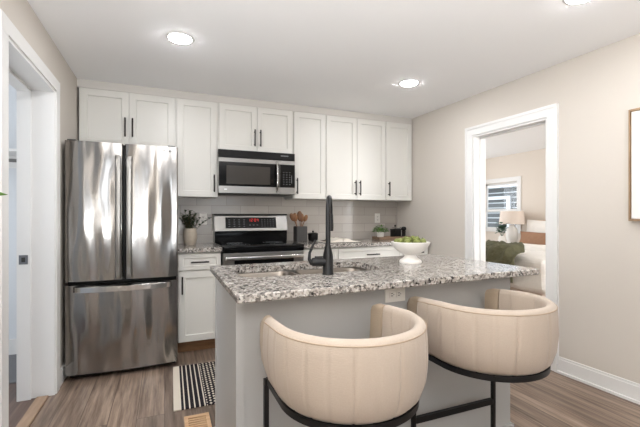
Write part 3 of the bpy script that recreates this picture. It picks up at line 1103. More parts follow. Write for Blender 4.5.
# outlet on the island front (lying sideways)
def outlet(label, c, ux, un, w, h, sideways, parent_name='outlet', toggle=False):
    """c centre on the wall, ux unit vector along the plate's width, un outward normal"""
    c, ux, un = Vector(c), Vector(ux).normalized(), Vector(un).normalized()
    uz = Vector((0, 0, 1))
    t = thing(parent_name, label, 'outlet', tuple(c))
    def slabm(bm, a0, a1, b0, b1, d0, d1):
        vs = [bm.verts.new(c+ux*a+uz*b+un*d) for d in (d0, d1) for a, b in ((a0, b0), (a1, b0), (a1, b1), (a0, b1))]
        bm.faces.new(vs[:4])
        bm.faces.new(list(reversed(vs[4:])))
        for i in range(4):
            bm.faces.new((vs[i], vs[4+i], vs[4+(i+1) % 4], vs[(i+1) % 4]))
    slabm(bm := NB(), -w/2, w/2, -h/2, h/2, 0.0, 0.006)
    obj('cover_plate', bm, M['plate'], t, bev=0.0015)
    for s in (-1, 1):
        ox, oz = (s*0.02, 0) if sideways else (0, s*0.02)
        slabm(bm := NB(), ox-0.0145, ox+0.0145, oz-0.0145, oz+0.0145, 0.005, 0.0078)
        r = obj('receptacle', bm, M['plate'], t, bev=0.003)
        bm = NB()
        for k in (-1, 1):
            if sideways:
                slabm(bm, ox-0.006, ox+0.005, oz+k*0.0055-0.0016, oz+k*0.0055+0.0016, 0.007, 0.0083)
            else:
                slabm(bm, ox+k*0.0055-0.0016, ox+k*0.0055+0.0016, oz-0.004, oz+0.007, 0.007, 0.0083)
        if sideways:
            slabm(bm, ox+0.008, ox+0.012, oz-0.002, oz+0.002, 0.007, 0.0083)
        else:
            slabm(bm, ox-0.002, ox+0.002, oz-0.011, oz-0.007, 0.007, 0.0083)
        obj('slots', bm, M['slot'], r)
    return t
isd = (Vector(bq[1])-Vector(bq[0])).normalized()
ic = Vector(bq[0])+isd*(1.013-0.262)
outlet('white outlet mounted sideways on the island front under the slab', (ic.x, ic.y, 0.818), (isd.x, isd.y, 0), (isd.y, -isd.x, 0), 0.116, 0.072, True)
outlet('white outlet on the tiles beside the leafy potted plant', (0.366, YB-0.012, 1.158), (1, 0, 0), (0, -1, 0), 0.072, 0.116, False)
outlet('white outlet on the tiles above the wooden tray', (2.432, YB-0.012, 1.163), (1, 0, 0), (0, -1, 0), 0.072, 0.116, False)

# ------------------------------------------------------------------ counter stools (built round the origin, arms towards +y)
RO = 0.281
def upath(n_arc=72, n_arm=16, arm0=0.0, arm1=0.135):
    """plan of the barrel as (centre x, centre y, normal x, normal y, distance along)"""
    out = []
    for k in range(n_arm, 0, -1):
        out.append((0, arm0+(arm1-arm0)*k/n_arm, -1, 0))
    for k in range(n_arc+1):
        a = PI+PI*k/n_arc
        out.append((0, 0, math.cos(a), math.sin(a)))
    for k in range(1, n_arm+1):
        out.append((0, arm0+(arm1-arm0)*k/n_arm, 1, 0))
    return out
def profile(dz=0.0, slim=0.0):
    """cross-section of the barrel: (radius, height) round the wall, outside first"""
    R = RO-slim
    return [(R-0.060, 0.568), (R-0.038, 0.570), (R-0.022, 0.588), (R-0.007, 0.635), (R, 0.700), (R-0.002, 0.772), (R-0.005, 0.806+dz),
            (R-0.011, 0.818+dz), (R-0.022, 0.826+dz), (R-0.035, 0.826+dz), (R-0.044, 0.819+dz), (R-0.049, 0.803+dz), (R-0.052, 0.70), (R-0.062, 0.58)]
def barrel(path, channels=True, dzf=None, slim=0.0, round_ends=True):
    bm = NB()
    rings = []
    s = 0
    last = None
    for i, (cx, cy, nx, ny) in enumerate(path):
        p = Vector((cx+nx*RO, cy+ny*RO))
        if last is not None:
            s += (p-last).length
        last = p
        g = 0
        if channels:
            f = (s/0.0775) % 1.0
            e = min(f, 1-f)
            g = 0.0060*max(0, 1-e/0.065)**1.3
        dz = dzf(i, len(path)) if dzf else 0
        ring = []
        for j, (r, z) in enumerate(profile(dz, slim)):
            rr = r-g if 1 <= j <= 6 else (r+g*0.7 if j >= 11 else r)
            ring.append(bm.verts.new((cx+nx*rr, cy+ny*rr, z)))
        rings.append(ring)
    m = len(rings[0])
    for a, b in zip(rings, rings[1:]):
        for k in range(m):
            bm.faces.new((a[k], a[(k+1) % m], b[(k+1) % m], b[k]))
    bm.faces.new(rings[0])
    bm.faces.new(list(reversed(rings[-1])))
    return bm
def stool():
    t = thing('counter_stool', 'cream channel-tufted barrel counter stool nearest the camera, left at the island', 'stool', (0, 0, 0), 'cream barrel counter stools')
    tot = 16
    def drop(i, nn):
        e = min(i, nn-1-i)
        return -0.010*max(0, 1-e/26)
    bk = obj('backrest', barrel(upath(120, 24), True, drop), M['cream'], t, smooth=60)
    # piping along the outer top edge
    bm = NB()
    pth = upath(72, 16)
    pts = []
    for i, (cx, cy, nx, ny) in enumerate(pth):
        r = RO-0.0065
        pts.append((cx+nx*r, cy+ny*r, 0.8115+drop(i*1.5, len(pth)*1.5)))
    tube(bm, pts, 0.0024, 6)
    obj('piping', bm, M['seam'], bk, smooth=60)
    for s in (-1, 1):
        pa = [(0, 0.135+0.003+(0.078)*k/8, s, 0) for k in range(9)]
        bm = barrel(pa, False, lambda i, nn: -0.012-0.004*i/8, 0.004)
        for v in bm.verts:                       # the arm ends lean a touch inwards and round off
            f = max(0, (v.co.y-0.138)/0.078)
            v.co.x -= s*0.006*f*f
            if v.co.z > 0.78:
                v.co.z -= 0.010*max(0, f-0.6)/0.4
        e = obj('arm_end', bm, M['tan'], t, smooth=60)
        e['label'] = 'tan smooth arm end'
    bm = NB()
    pr = [(0, 0.600), (0.12, 0.600), (0.185, 0.604), (0.199, 0.620), (0.202, 0.650), (0.190, 0.672), (0.14, 0.682), (0, 0.685)]
    lathe(bm, pr, (0, 0, 0), 48, cap=False)
    for v in bm.verts:
        if v.co.y > 0:
            v.co.y *= 1.12
    obj('seat', bm, M['cream'], t, smooth=50)
    # steel: band under the barrel, plate, legs in front, floor runners behind
    bm = NB()
    rings = []
    for (cx, cy, nx, ny) in upath(72, 8, 0, 0.20):
        rings.append([bm.verts.new((cx+nx*r, cy+ny*r, z)) for r, z in ((RO-0.062, 0.547), (RO-0.030, 0.547), (RO-0.030, 0.569), (RO-0.062, 0.569))])
    for a, b in zip(rings, rings[1:]):
        for k in range(4):
            bm.faces.new((a[k], a[(k+1) % 4], b[(k+1) % 4], b[k]))
    bm.faces.new(rings[0])
    bm.faces.new(list(reversed(rings[-1])))
    obj('seat_band', bm, M['blackmetal'], t, smooth=40)
    bm = lathe(NB(), [(0.0, 0.556), (0.222, 0.556), (0.222, 0.575), (0.0, 0.575)], (0, 0, 0), 48, cap=False)
    obj('seat_plate', bm, M['blackmetal'], t)
    LX, LY = 0.252, 0.190
    for s in (-1, 1):
        obj('leg', bx(s*LX-0.0095, s*LX+0.0095, LY-0.0095, LY+0.0095, 0.0, 0.568, 0.002), M['blackmetal'], t)
        obj('floor_runner', bx(s*LX-0.0095, s*LX+0.0095, -0.235, LY-0.0095, 0.0, 0.023, 0.002), M['blackmetal'], t)
    obj('rear_runner', bx(-LX+0.0095, LX-0.0095, -0.235, -0.212, 0.0, 0.023, 0.002), M['blackmetal'], t)
    obj('footrest', bx(-LX+0.0095, LX-0.0095, LY-0.012, LY+0.012, 0.208, 0.236, 0.003), M['blackmetal'], t)
    return t
st = stool()
st.location = (0.611, 1.215, 0)
dup(st, (1.340, 1.280, 0), 'cream channel-tufted barrel counter stool at the right end of the island')

# ------------------------------------------------------------------ ceiling lights
def downlight(label, x, y):
    t = thing('recessed_light', label, 'ceiling light', (x, y, H), 'recessed ceiling lights')
    bm = lathe(NB(), [(0.0705, -0.001), (0.072, -0.0045), (0.084, -0.0035), (0.089, 0.0)], (x, y, H), 40, cap=False)
    obj('trim_ring', bm, M['trim'], t, smooth=50)
    bm = lathe(NB(), [(0.0001, -0.0095), (0.060, -0.009), (0.067, -0.0075), (0.070, -0.004), (0.070, -0.001), (0.0001, -0.001)], (x, y, H), 40, cap=False)
    obj('lens', bm, M['lens'], t)
    return t
d1 = downlight('lit round ceiling light above the refrigerator side of the island', 0.094, 2.615)
dup(d1, (1.972, 2.73, H), 'lit round ceiling light nearest the right-hand wall cabinets')
dup(d1, (2.030, 1.296, H), 'lit round ceiling light cut off by the top edge, near the right wall')
dup(d1, (0.10, 1.20, H), 'lit round ceiling light over the aisle left of the stools')

# ------------------------------------------------------------------ picture on the right wall
fr_y1, fr_y0 = 1.465, 0.90
pc = thing('framed_canvas', 'white canvas in a thin wooden frame on the right wall', 'picture', (xr(1.2), 1.2, 1.157))
bm = NB()
for y0, y1, z0, z1 in ((fr_y0, fr_y0+0.007, 1.170, 1.858), (fr_y1-0.007, fr_y1, 1.170, 1.858), (fr_y0, fr_y1, 1.158, 1.170), (fr_y0, fr_y1, 1.858, 1.870)):
    rwall(bm, y0, y1, z0, z1, -0.042, -0.001)
obj('frame', bm, M['framewood'], pc)
obj('canvas', rwall(NB(), fr_y0+0.013, fr_y1-0.013, 1.174, 1.854, -0.034, -0.004), M['canvas'], pc)

# ------------------------------------------------------------------ rug and floor vent
rr = obj('rug', bx(0.055, 1.25, 2.445, 3.155, 0.0, 0.008, 0.003), M['rug'], loc=(0.055, 2.8, 0.0))
rr.rotation_euler = (0, 0, math.radians(-0.8))
tag(rr, 'cream and black striped flat-weave rug on the floor behind the island', 'rug')
vt = thing('floor_vent', 'light wooden floor vent beside the island corner', 'vent', (0.18, 2.26, 0))
bm = bx(0.105, 0.125, 2.06, 2.345, 0, 0.009)
box(bm, 0.225, 0.245, 2.06, 2.345, 0, 0.009)
box(bm, 0.124, 0.226, 2.317, 2.345, 0, 0.0085)
box(bm, 0.124, 0.226, 2.06, 2.09, 0, 0.0085)
obj('frame', bm, M['ventwood'], vt)
bm = NB()
for k in range(9):
    y = 2.098+k*0.0245
    box(bm, 0.124, 0.226, y, y+0.013, 0, 0.007)
obj('louvres', bm, M['ventwood'], vt)
obj('duct_opening', bx(0.124, 0.226, 2.088, 2.317, 0, 0.0015), M['slot'], vt)

# ------------------------------------------------------------------ things on the counters
CT = 0.914
# leafy potted plant beside the refrigerator
px, py = 0.226, 3.80
pp = thing('potted_plant', 'small leafy green plant in a beige stoneware pot beside the refrigerator', 'plant', (px, py, CT))
obj('pot', lathe(NB(), [(0.0, 0), (0.046, 0), (0.056, 0.02), (0.064, 0.07), (0.064, 0.11), (0.056, 0.148), (0.053, 0.158), (0.047, 0.156), (0.050, 0.11), (0.0, 0.11)], (px, py, CT), 32, cap=False), M['stone'], pp, smooth=50)
bm = NB()
bs = NB()
rnd = random.Random(3)
for k in range(26):
    a = rnd.uniform(0, 2*PI)
    ln = rnd.uniform(0.10, 0.22)
    sp = rnd.uniform(0.15, 0.75)
    if k == 0:
        a, ln, sp = 0.1, 0.21, 0.95
    if k == 1:
        a, ln, sp = 2.4, 0.22, 0.30
    tip = Vector((px+math.cos(a)*ln*sp*0.95, py+math.sin(a)*ln*sp*0.55, CT+0.15+ln*math.cos(sp)*0.85))
    b0 = Vector((px+math.cos(a)*0.02, py+math.sin(a)*0.02, CT+0.105))
    tube(bs, [b0, b0.lerp(tip, 0.5)+Vector((0, 0, 0.02)), tip], 0.0016, 5)
    for j in range(11):
        f = 0.25+0.75*j/10
        p = b0.lerp(tip, f)+Vector((0, 0, 0.02*math.sin(PI*f)))
        aa = rnd.uniform(0, 2*PI)
        d = Vector((math.cos(aa), math.sin(aa), rnd.uniform(0.0, 0.9))).normalized()*rnd.uniform(0.026, 0.044)
        leafy(bm, p, p+d, 0.024, n=3)
obj('foliage', bm, M['leafdark'], pp, smooth=60)
obj('stems', bs, M['stem'], pp)

# crock with wooden spoons
kx, ky = 1.352, 3.82
ck = obj('utensil_crock', bx(kx-0.060, kx+0.060, ky-0.060, ky+0.060, CT, CT+0.165, 0.006), M['crock'], loc=(kx, ky, CT))
bmc = bmesh.new()
bmc.from_mesh(ck.data)
topf = max(bmc.faces, key=lambda f: f.calc_center_median().z*10+f.calc_area())
r_ = bmesh.ops.inset_individual(bmc, faces=[topf], thickness=0.006)
r2_ = bmesh.ops.extrude_discrete_faces(bmc, faces=[topf])
for v in r2_['faces'][0].verts:
    v.co.z -= 0.14
bmc.to_mesh(ck.data)
bmc.free()
tag(ck, 'square charcoal crock holding wooden spoons beside the range', 'crock')
def spoon(label, bxo, byo, tx, ty, tz, hw, hh, m, slotted=False):
    b0, t0 = Vector((kx+bxo, ky+byo, CT+0.03)), Vector((kx+tx, ky+ty, CT+tz))
    d = (t0-b0).normalized()
    t = thing('wooden_spoon', label, 'spoon', tuple(b0), 'wooden spoons in the crock')
    neck = t0-d*hh*0.9
    tube(bm := NB(), [b0, neck], [0.0055, 0.0045], 8)
    obj('shaft', bm, m, t, smooth=40)
    side = d.cross(Vector((0.383, 0.924, 0))).normalized()
    nrm = side.cross(d)
    R3 = Matrix((side, nrm, d)).transposed()
    ball(bm := NB(), t0-d*hh*0.5, 1.0, (hw/2, 0.009, hh*0.56), 18, R3)
    obj('head', bm, m, t, smooth=60)
spoon('left wooden spoon of the crock, leaning over the range', 0.025, -0.028, -0.115, -0.025, 0.300, 0.056, 0.085, M['spoondark'])
spoon('wooden spoon second from left in the crock', -0.012, 0.018, -0.058, 0.02, 0.305, 0.050, 0.085, M['spoon'])
spoon('tallest wooden spoon in the middle of the crock', 0.005, -0.01, -0.005, 0.01, 0.325, 0.060, 0.100, M['spoondark'])
spoon('narrow pale wooden spatula right of the middle in the crock', 0.012, 0.015, 0.030, 0.02, 0.298, 0.040, 0.085, M['spoon'])
spoon('rightmost wooden spoon of the crock, leaning right', -0.020, 0.032, 0.085, 0.03, 0.285, 0.046, 0.070, M['spoon'])

# small black lidded pot
sx2, sy2 = 1.515, 3.86
sb = thing('sugar_pot', 'small black lidded pot right of the spoon crock', 'pot', (sx2, sy2, CT))
obj('bowl', lathe(NB(), [(0.0, 0), (0.046, 0), (0.054, 0.02), (0.056, 0.066), (0.056, 0.072), (0.0, 0.072)], (sx2, sy2, CT), 28, cap=False), M['blackplastic'], sb, smooth=40)
ldp = obj('lid', lathe(NB(), [(0.060, 0.072), (0.060, 0.080), (0.045, 0.090), (0.0, 0.094)], (sx2, sy2, CT), 28, cap=True), M['blackplastic'], sb, smooth=40)
obj('knob', lathe(NB(), [(0.008, 0.090), (0.007, 0.098), (0.013, 0.106), (0.009, 0.114), (0.0, 0.116)], (sx2, sy2, CT), 16, cap=False), M['blackplastic'], ldp, smooth=50)

# open cook book
ob = thing('open_book', 'open cookbook with white pages lying on the right-hand counter', 'book', (1.71, 3.62, CT))
def page(side):
    bm = NB()
    xs = [0.005+0.195*k/12 for k in range(13)]
    top = [(1.71+side*x, CT+0.006+0.026*math.exp(-((x-0.045)/0.055)**2)+0.012*(1-x/0.2)) for x in xs]
    a0 = [bm.verts.new((x, 3.49, CT+0.004)) for x, z in top]
    b0 = [bm.verts.new((x, 3.49, z)) for x, z in top]
    a1 = [bm.verts.new((x, 3.76, CT+0.004)) for x, z in top]
    b1 = [bm.verts.new((x, 3.76, z)) for x, z in top]
    for i in range(12):
        bm.faces.new((b0[i], b0[i+1], b1[i+1], b1[i]))
        bm.faces.new((a0[i], a0[i+1], b0[i+1], b0[i]))
        bm.faces.new((a1[i], a1[i+1], b1[i+1], b1[i]))
        bm.faces.new((a0[i], a0[i+1], a1[i+1], a1[i]))
    bm.faces.new((a0[0], b0[0], b1[0], a1[0]))
    bm.faces.new((a0[-1], b0[-1], b1[-1], a1[-1]))
    return bm, top
for side in (-1, 1):
    bm, top = page(side)
    pg = obj('pages', bm, M['paper'], ob, smooth=50)
    bm = NB()
    vs0, vs1 = [], []
    for x, z in (top[2:10] if side > 0 else top[5:11]):
        vs0.append(bm.verts.new((x, 3.53 if side > 0 else 3.62, z+0.0008)))
        vs1.append(bm.verts.new((x, 3.66 if side > 0 else 3.74, z+0.0008)))
    for i in range(len(vs0)-1):
        bm.faces.new((vs0[i], vs0[i+1], vs1[i+1], vs1[i]))
    obj('printed_picture', bm, M['print'], pg)
obj('cover', bx(1.505, 1.915, 3.483, 3.767, CT, CT+0.0045, 0.001), M['cover'], ob)

# tray with its things
ty = 3.76
tr = thing('serving_tray', 'long wooden tray on the counter below the right outlet', 'tray', (2.45, ty, CT))
obj('board', bx(2.255, 2.705, ty-0.075, ty+0.085, CT, CT+0.012, 0.003), M['traywood'], tr)
bm = bx(2.255, 2.705, ty-0.075, ty-0.065, CT+0.010, CT+0.036, 0.003)
box(bm, 2.255, 2.705, ty+0.075, ty+0.085, CT+0.010, CT+0.036, 0.003)
box(bm, 2.255, 2.265, ty-0.075, ty+0.085, CT+0.010, CT+0.036, 0.003)
box(bm, 2.695, 2.705, ty-0.075, ty+0.085, CT+0.010, CT+0.036, 0.003)
obj('rim', bm, M['traywood'], tr)
TZ = CT+0.012
hx_, hy_ = 2.318, ty
hp = thing('potted_herb', 'bright green herb in a small white pot on the wooden tray', 'plant', (hx_, hy_, TZ))
obj('pot', lathe(NB(), [(0.0, 0), (0.034, 0), (0.043, 0.075), (0.039, 0.075), (0.036, 0.06), (0.0, 0.06)], (hx_, hy_, TZ), 28, cap=False), M['white'], hp, smooth=40)
bm = NB()
rnd = random.Random(5)
for k in range(170):
    a = rnd.uniform(0, 2*PI)
    r = 0.085*math.sqrt(rnd.random())
    p = Vector((hx_+math.cos(a)*r, hy_+math.sin(a)*r, TZ+0.085+rnd.random()*0.085*(1-(r/0.1)**2)-0.012*(r/0.085)))
    d = Vector((math.cos(a)*0.8+rnd.uniform(-.5, .5), math.sin(a)*0.8+rnd.uniform(-.5, .5), rnd.uniform(-0.2, 0.8))).normalized()*0.03
    leafy(bm, p, p+d, 0.02, n=3)
for k in range(12):
    a = 2*PI*k/12
    tube(bm, [(hx_, hy_, TZ+0.055), (hx_+0.05*math.cos(a), hy_+0.05*math.sin(a), TZ+0.115)], 0.0012, 4)
obj('foliage', bm, M['leafbright'], hp, smooth=60)
cx_, cy_ = 2.530, ty
cd = thing('canister', 'square black canister with a scoop handle on the wooden tray', 'canister', (cx_, cy_, TZ))
obj('bowl', bx(cx_-0.050, cx_+0.046, cy_-0.045, cy_+0.045, TZ, TZ+0.100, 0.006), M['blackplastic'], cd)
obj('lid', bx(cx_-0.053, cx_+0.049, cy_-0.048, cy_+0.048, TZ+0.0995, TZ+0.112, 0.004), M['blackplastic'], cd)
tube(bm := NB(), [(cx_-0.01, cy_, TZ+0.108), (cx_-0.01, cy_, TZ+0.142)], 0.006, 8)
ball(bm, (cx_-0.01, cy_, TZ+0.150), 0.012)
obj('knob', bm, M['blackplastic'], cd, smooth=60)
tube(bm := NB(), [(cx_-0.062, cy_-0.02, TZ+0.128), (cx_+0.035, cy_-0.02, TZ+0.118), (cx_+0.052, cy_-0.02, TZ+0.128)], [0.006, 0.005, 0.011], 8)
tag(obj('steel_scoop', bm, M['satin'], loc=(cx_, cy_-0.02, TZ+0.112), smooth=50), 'steel scoop lying across the lid of the black canister', 'scoop')
mx_, my_ = 2.640, ty
mg = thing('pepper_mill', 'small black pepper mill at the right end of the wooden tray', 'mill', (mx_, my_, TZ))
obj('base', lathe(NB(), [(0.0, 0), (0.034, 0), (0.034, 0.012), (0.024, 0.03), (0.021, 0.06), (0.026, 0.085), (0.0, 0.087)], (mx_, my_, TZ), 24, cap=False), M['blackplastic'], mg, smooth=40)
obj('knob', lathe(NB(), [(0.018, 0.085), (0.030, 0.10), (0.032, 0.117), (0.022, 0.133), (0.0, 0.138)], (mx_, my_, TZ), 24, cap=True), M['blackplastic'], mg, smooth=50)

# footed bowl with green fruit on the island
bx_, by_ = 1.402, 1.925
fb = thing('footed_bowl', 'white footed ceramic bowl of green fruit on the island top', 'bowl', (bx_, by_, IZ1))
def sq(prof, k):
    return [(r*k, z) for r, z in prof]
obj('foot', lathe(NB(), sq([(0.0, 0.0), (0.082, 0.0), (0.085, 0.008), (0.080, 0.018), (0.058, 0.028), (0.046, 0.040), (0.042, 0.052), (0.0, 0.052)], 0.80), (bx_, by_, IZ1), 40, cap=False), M['white'], fb, smooth=40)
obj('bowl', lathe(NB(), sq([(0.0, 0.049), (0.042, 0.050), (0.076, 0.060), (0.112, 0.080), (0.136, 0.104), (0.147, 0.120), (0.150, 0.128), (0.143, 0.130), (0.130, 0.116), (0.104, 0.090), (0.068, 0.070), (0.0, 0.062)], 0.785), (bx_, by_, IZ1), 48, cap=False), M['white'], fb, smooth=50)
rnd = random.Random(11)
spots = [(0.0, 0.0, 0.088)]+[(0.044*math.cos(a), 0.044*math.sin(a), 0.100) for a in [2*PI*k/5 for k in range(5)]]+[(0.080*math.cos(a), 0.080*math.sin(a), 0.128) for a in [2*PI*(k+.5)/9 for k in range(9)]]+[(0.034*math.cos(a), 0.034*math.sin(a), 0.140) for a in (0.5, 2.1, 3.7, 5.3)]
proto = None
for i, (dx, dy, dz) in enumerate(spots):
    if proto is None:
        bm = NB()
        prof = [(0.0, -0.026), (0.012, -0.0255), (0.024, -0.014), (0.027, 0.0), (0.024, 0.013), (0.015, 0.024), (0.008, 0.029), (0.0, 0.031)]
        lathe(bm, prof, (0, 0, 0), 20, cap=False)
        proto = obj('green_fruit', bm, M['fruit'], smooth=60)
        tube(bm := NB(), [(0, 0, 0.028), (0.001, 0.001, 0.037)], 0.002, 6)
        obj('stem', bm, M['stem'], proto)
        o = proto
    else:
        o = proto.copy()
        C.objects.link(o)
        s_ = proto.children[0].copy()
        C.objects.link(s_)
        s_.parent = o
    o.location = (bx_+dx, by_+dy, IZ1+dz)
    o.rotation_euler = (rnd.uniform(0.3, 1.5), rnd.uniform(-0.5, 0.5), rnd.uniform(0, 6.28))
    k_ = rnd.uniform(0.72, 0.82)
    o.scale = (k_, k_, k_*1.1)
    tag(o, 'small green fruit heaped in the white footed bowl on the island', 'fruit', 'green fruit in the footed bowl')

# ------------------------------------------------------------------ tall houseplant by the left wall (one leaf reaches into view)
lx, ly = -0.48, 1.28
lp = thing('houseplant', 'tall houseplant whose pointed leaf tip shows at the left edge', 'plant', (lx, ly, 0))
obj('pot', lathe(NB(), [(0.0, 0), (0.11, 0), (0.14, 0.26), (0.13, 0.26), (0.12, 0.23), (0.0, 0.23)], (lx, ly, 0), 32, cap=False), M['white'], lp, smooth=40)
tube(bm := NB(), [(lx, ly, 0.22), (lx-0.02, ly+0.01, 0.7), (lx-0.10, ly-0.02, 1.22)], [0.012, 0.009, 0.005], 8)
obj('stem', bm, M['stem'], lp)
for (b0, t0, w) in (((-0.58, 1.26, 1.22), (-0.476, 1.53, 1.296), 0.055), ((-0.58, 1.26, 1.20), (-0.62, 1.05, 1.24), 0.06), ((-0.56, 1.27, 1.05), (-0.54, 1.02, 1.10), 0.06), ((-0.5, 1.28, 0.8), (-0.62, 1.12, 0.9), 0.06), ((-0.55, 1.27, 1.0), (-0.63, 1.12, 1.02), 0.06)):
    leafy(bm := NB(), b0, t0, w, n=12, side=(0.45, 0.0, 0.9))
    obj('leaf', bm, M['leafbright'], lp, smooth=60)

# ------------------------------------------------------------------ bedroom furniture
def soft(x0, x1, y0, y1, z0, z1, cuts, amp, freq, seed, flare=0.0, bev=0.05):
    bm = bx(x0, x1, y0, y1, z0, z1, bev, 4)
    bmesh.ops.subdivide_edges(bm, edges=list(bm.edges), cuts=cuts, use_grid_fill=True)
    bmesh.ops.recalc_face_normals(bm, faces=bm.faces)
    bm.normal_update()
    off = Vector((seed*3.1, seed*1.7, seed))
    for v in bm.verts:
        v.co += v.normal*amp*noise.noise(v.co*freq+off)
        f = (z1-v.co.z)/(z1-z0)
        if flare:
            cx, cy = (x0+x1)/2, (y0+y1)/2
            v.co.x += math.copysign(flare*f, v.co.x-cx)*min(1, abs(v.co.x-cx)/(x1-x0)*2)
            v.co.y += math.copysign(flare*f, v.co.y-cy)*min(1, abs(v.co.y-cy)/(y1-y0)*2)
    return bm
BD0, BD1 = 2.98, 4.66       # bed width along y
bed = thing('bed', 'bed with white bedding in the room beyond the right doorway', 'bed', (5.0, 3.6, 0))
obj('headboard', bx(5.975, 6.045, BD0-0.05, BD1+0.05, 0.15, 1.115, 0.02), M['headboard'], bed)
obj('bed_base', bx(4.02, 5.96, BD0+0.04, BD1-0.04, 0.0, 0.36), M['skirt'], bed)
obj('mattress', bx(3.99, 5.96, BD0, BD1, 0.361, 0.65, 0.06, 4), M['linen'], bed, smooth=50)
obj('duvet', soft(3.95, 5.34, BD0-0.05, BD1+0.03, 0.30, 0.70, 6, 0.035, 3.2, 2, 0.05, 0.09), M['linen'], bed, smooth=70)
obj('duvet_fold', soft(4.85, 5.40, BD0-0.06, BD1+0.04, 0.52, 0.755, 5, 0.02, 4, 4, 0.0, 0.06), M['linen'], bed, smooth=70)
def pillow(name, c, w, h, th, rotx, m, label, seed=1):
    bm = NB()
    n = 14
    g = {}
    for sgn in (-1, 1):
        for i in range(n+1):
            for j in range(n+1):
                u, v = 2*i/n-1, 2*j/n-1
                edge = max(abs(u), abs(v))
                if edge == 1 and sgn == 1:
                    g[(sgn, i, j)] = g[(-1, i, j)]
                    continue
                d = th/2*((1-u*u)*(1-v*v))**0.42
                pin = 1-0.05*(u*u*(1-v*v)*0+v*v*0)
                p = Vector((sgn*d, u*w/2*(1-0.06*(1-v*v)), v*h/2*(1-0.08*(1-u*u))))
                p += Vector((0.012*noise.noise(p*6+Vector((seed, 0, 0))), 0, 0))
                g[(sgn, i, j)] = bm.verts.new(p)
    for sgn in (-1, 1):
        for i in range(n):
            for j in range(n):
                bm.faces.new((g[(sgn, i, j)], g[(sgn, i+1, j)], g[(sgn, i+1, j+1)], g[(sgn, i, j+1)]))
    R3 = Matrix.Rotation(rotx, 3, 'Y')
    for v in bm.verts:
        v.co = R3 @ v.co + Vector(c)
    lo_ = min(v.co.z for v in bm.verts)
    return tag(obj(name, bm, m, loc=(c[0], c[1], lo_), smooth=70), label, 'pillow')
pillow('pillow', (5.845, 4.29, 0.875), 0.84, 0.52, 0.17, 0.22, M['linen'], 'white pillow against the headboard nearest the bedroom window')
pillow('pillow', (5.845, 3.38, 0.875), 0.84, 0.52, 0.17, 0.22, M['linen'], 'white pillow against the headboard at the near side of the bed')
pillow('lumbar_pillow', (5.56, 3.99, 0.785), 1.24, 0.31, 0.14, 0.35, M['pillowbrown'], 'long brown lumbar pillow in front of the white pillows')

# olive throw spilled over the foot of the bed
bm = NB()
nx_, ny_ = 60, 70
vv = []
for i in range(nx_+1):
    row = []
    for j in range(ny_+1):
        u, v = i/nx_, j/ny_
        y = 3.16+v*1.20
        s = u*0.88                      # along x: on top first, then over the edge
        top = 0.46
        if s < top:
            x, z = 4.37-s, 0.745
        elif s < top+0.16:
            a = (s-top)/0.16*PI/2
            x, z = 4.37-top-0.09*math.sin(a), 0.745-0.09*(1-math.cos(a))
        else:
            x, z = 4.37-top-0.09-0.05*(s-top-0.16), 0.655-(s-top-0.16)
        y += 0.9*max(0.0, x-3.92)
        f1 = noise.noise(Vector((u*1.6+v*5.0, v*2.2-u*3.0, 3.3)))
        f2 = noise.noise(Vector((u*5+v*7, v*4-u*3, 8.1)))
        r_ = 0.5-abs(f1)
        hgt = 0.085*(0.5-abs(f1*1.5))+0.03*(0.4-abs(f2*1.5))
        n_ = Vector((-min(1, max(0, (s-top)/0.16)), 0, 1-0.8*min(1, max(0, (s-top)/0.16)))).normalized()
        p = Vector((x, y, z))+n_*max(0.0, hgt+0.04)
        if v < 0.12:
            p.z -= 0.0
        row.append(bm.verts.new(p))
    vv.append(row)
for i in range(nx_):
    for j in range(ny_):
        bm.faces.new((vv[i][j], vv[i+1][j], vv[i+1][j+1], vv[i][j+1]))
th = obj('throw_blanket', bm, M['olive'], loc=(4.1, 3.6, 0.5), smooth=80)
sd = th.modifiers.new('thick', 'SOLIDIFY')
sd.thickness = 0.012
tag(th, 'crumpled olive green throw over the foot of the bed', 'blanket')

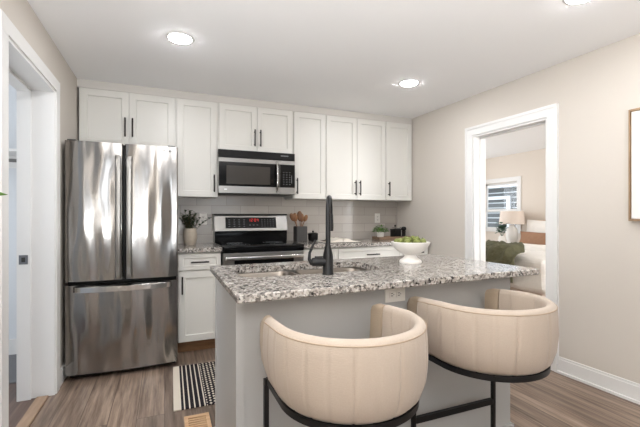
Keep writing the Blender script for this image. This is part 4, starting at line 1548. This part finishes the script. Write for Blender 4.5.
# nightstand, lamp, plant
ns = thing('nightstand', 'white nightstand under the bedroom window beside the bed', 'nightstand', (5.70, 5.02, 0))
obj('body', bx(5.42, 5.96, 4.75, 5.30, 0.12, 0.70, 0.004), M['trim'], ns)
nd_ = obj('drawer', bx(5.405, 5.422, 4.78, 5.28, 0.46, 0.67, 0.003), M['trim'], ns)
ball(bm := NB(), (5.395, 5.03, 0.56), 0.014)
obj('knob', bm, M['bronze'], nd_, smooth=60)
for x in (5.45, 5.93):
    for y in (4.79, 5.27):
        obj('leg', bx(x-0.018, x+0.018, y-0.018, y+0.018, 0, 0.121), M['trim'], ns)
lxx, lyy = 5.80, 4.935
lm = thing('table_lamp', 'white table lamp with a pale drum shade on the nightstand', 'lamp', (lxx, lyy, 0.70))
obj('base', lathe(NB(), [(0.0, 0), (0.075, 0), (0.078, 0.02), (0.105, 0.12), (0.095, 0.22), (0.055, 0.30), (0.04, 0.33), (0.0, 0.33)], (lxx, lyy, 0.70), 32, cap=False), M['white'], lm, smooth=50)
obj('stem', lathe(NB(), [(0.012, 0.32), (0.012, 0.42)], (lxx, lyy, 0.70), 12), M['satin'], lm, smooth=40)
obj('lamp_shade', lathe(NB(), [(0.215, 0.345), (0.19, 0.575), (0.186, 0.575), (0.211, 0.345)], (lxx, lyy, 0.70), 40, cap=False), M['shade'], lm, smooth=40)
qx, qy = 5.50, 4.885
np_ = thing('potted_plant', 'small green plant in a white vase beside the bedroom lamp', 'plant', (qx, qy, 0.70))
obj('pot', lathe(NB(), [(0.0, 0), (0.05, 0), (0.066, 0.06), (0.05, 0.13), (0.044, 0.14), (0.04, 0.13), (0.0, 0.12)], (qx, qy, 0.70), 24, cap=False), M['white'], np_, smooth=50)
bm = NB()
rnd = random.Random(9)
for k in range(70):
    a = rnd.uniform(0, 2*PI)
    r = 0.10*math.sqrt(rnd.random())
    p = Vector((qx+math.cos(a)*r*0.6, qy+math.sin(a)*r*0.6, 0.70+0.20+rnd.random()*0.16))
    d = Vector((math.cos(a), math.sin(a), rnd.uniform(-0.4, 0.8))).normalized()*0.075
    leafy(bm, p, p+d, 0.055, n=3)
for k in range(10):
    a = 2*PI*k/10
    tube(bm, [(qx, qy, 0.82), (qx+0.08*math.cos(a), qy+0.08*math.sin(a), 0.98)], 0.002, 4)
obj('foliage', bm, M['leafcool'], np_, smooth=60)
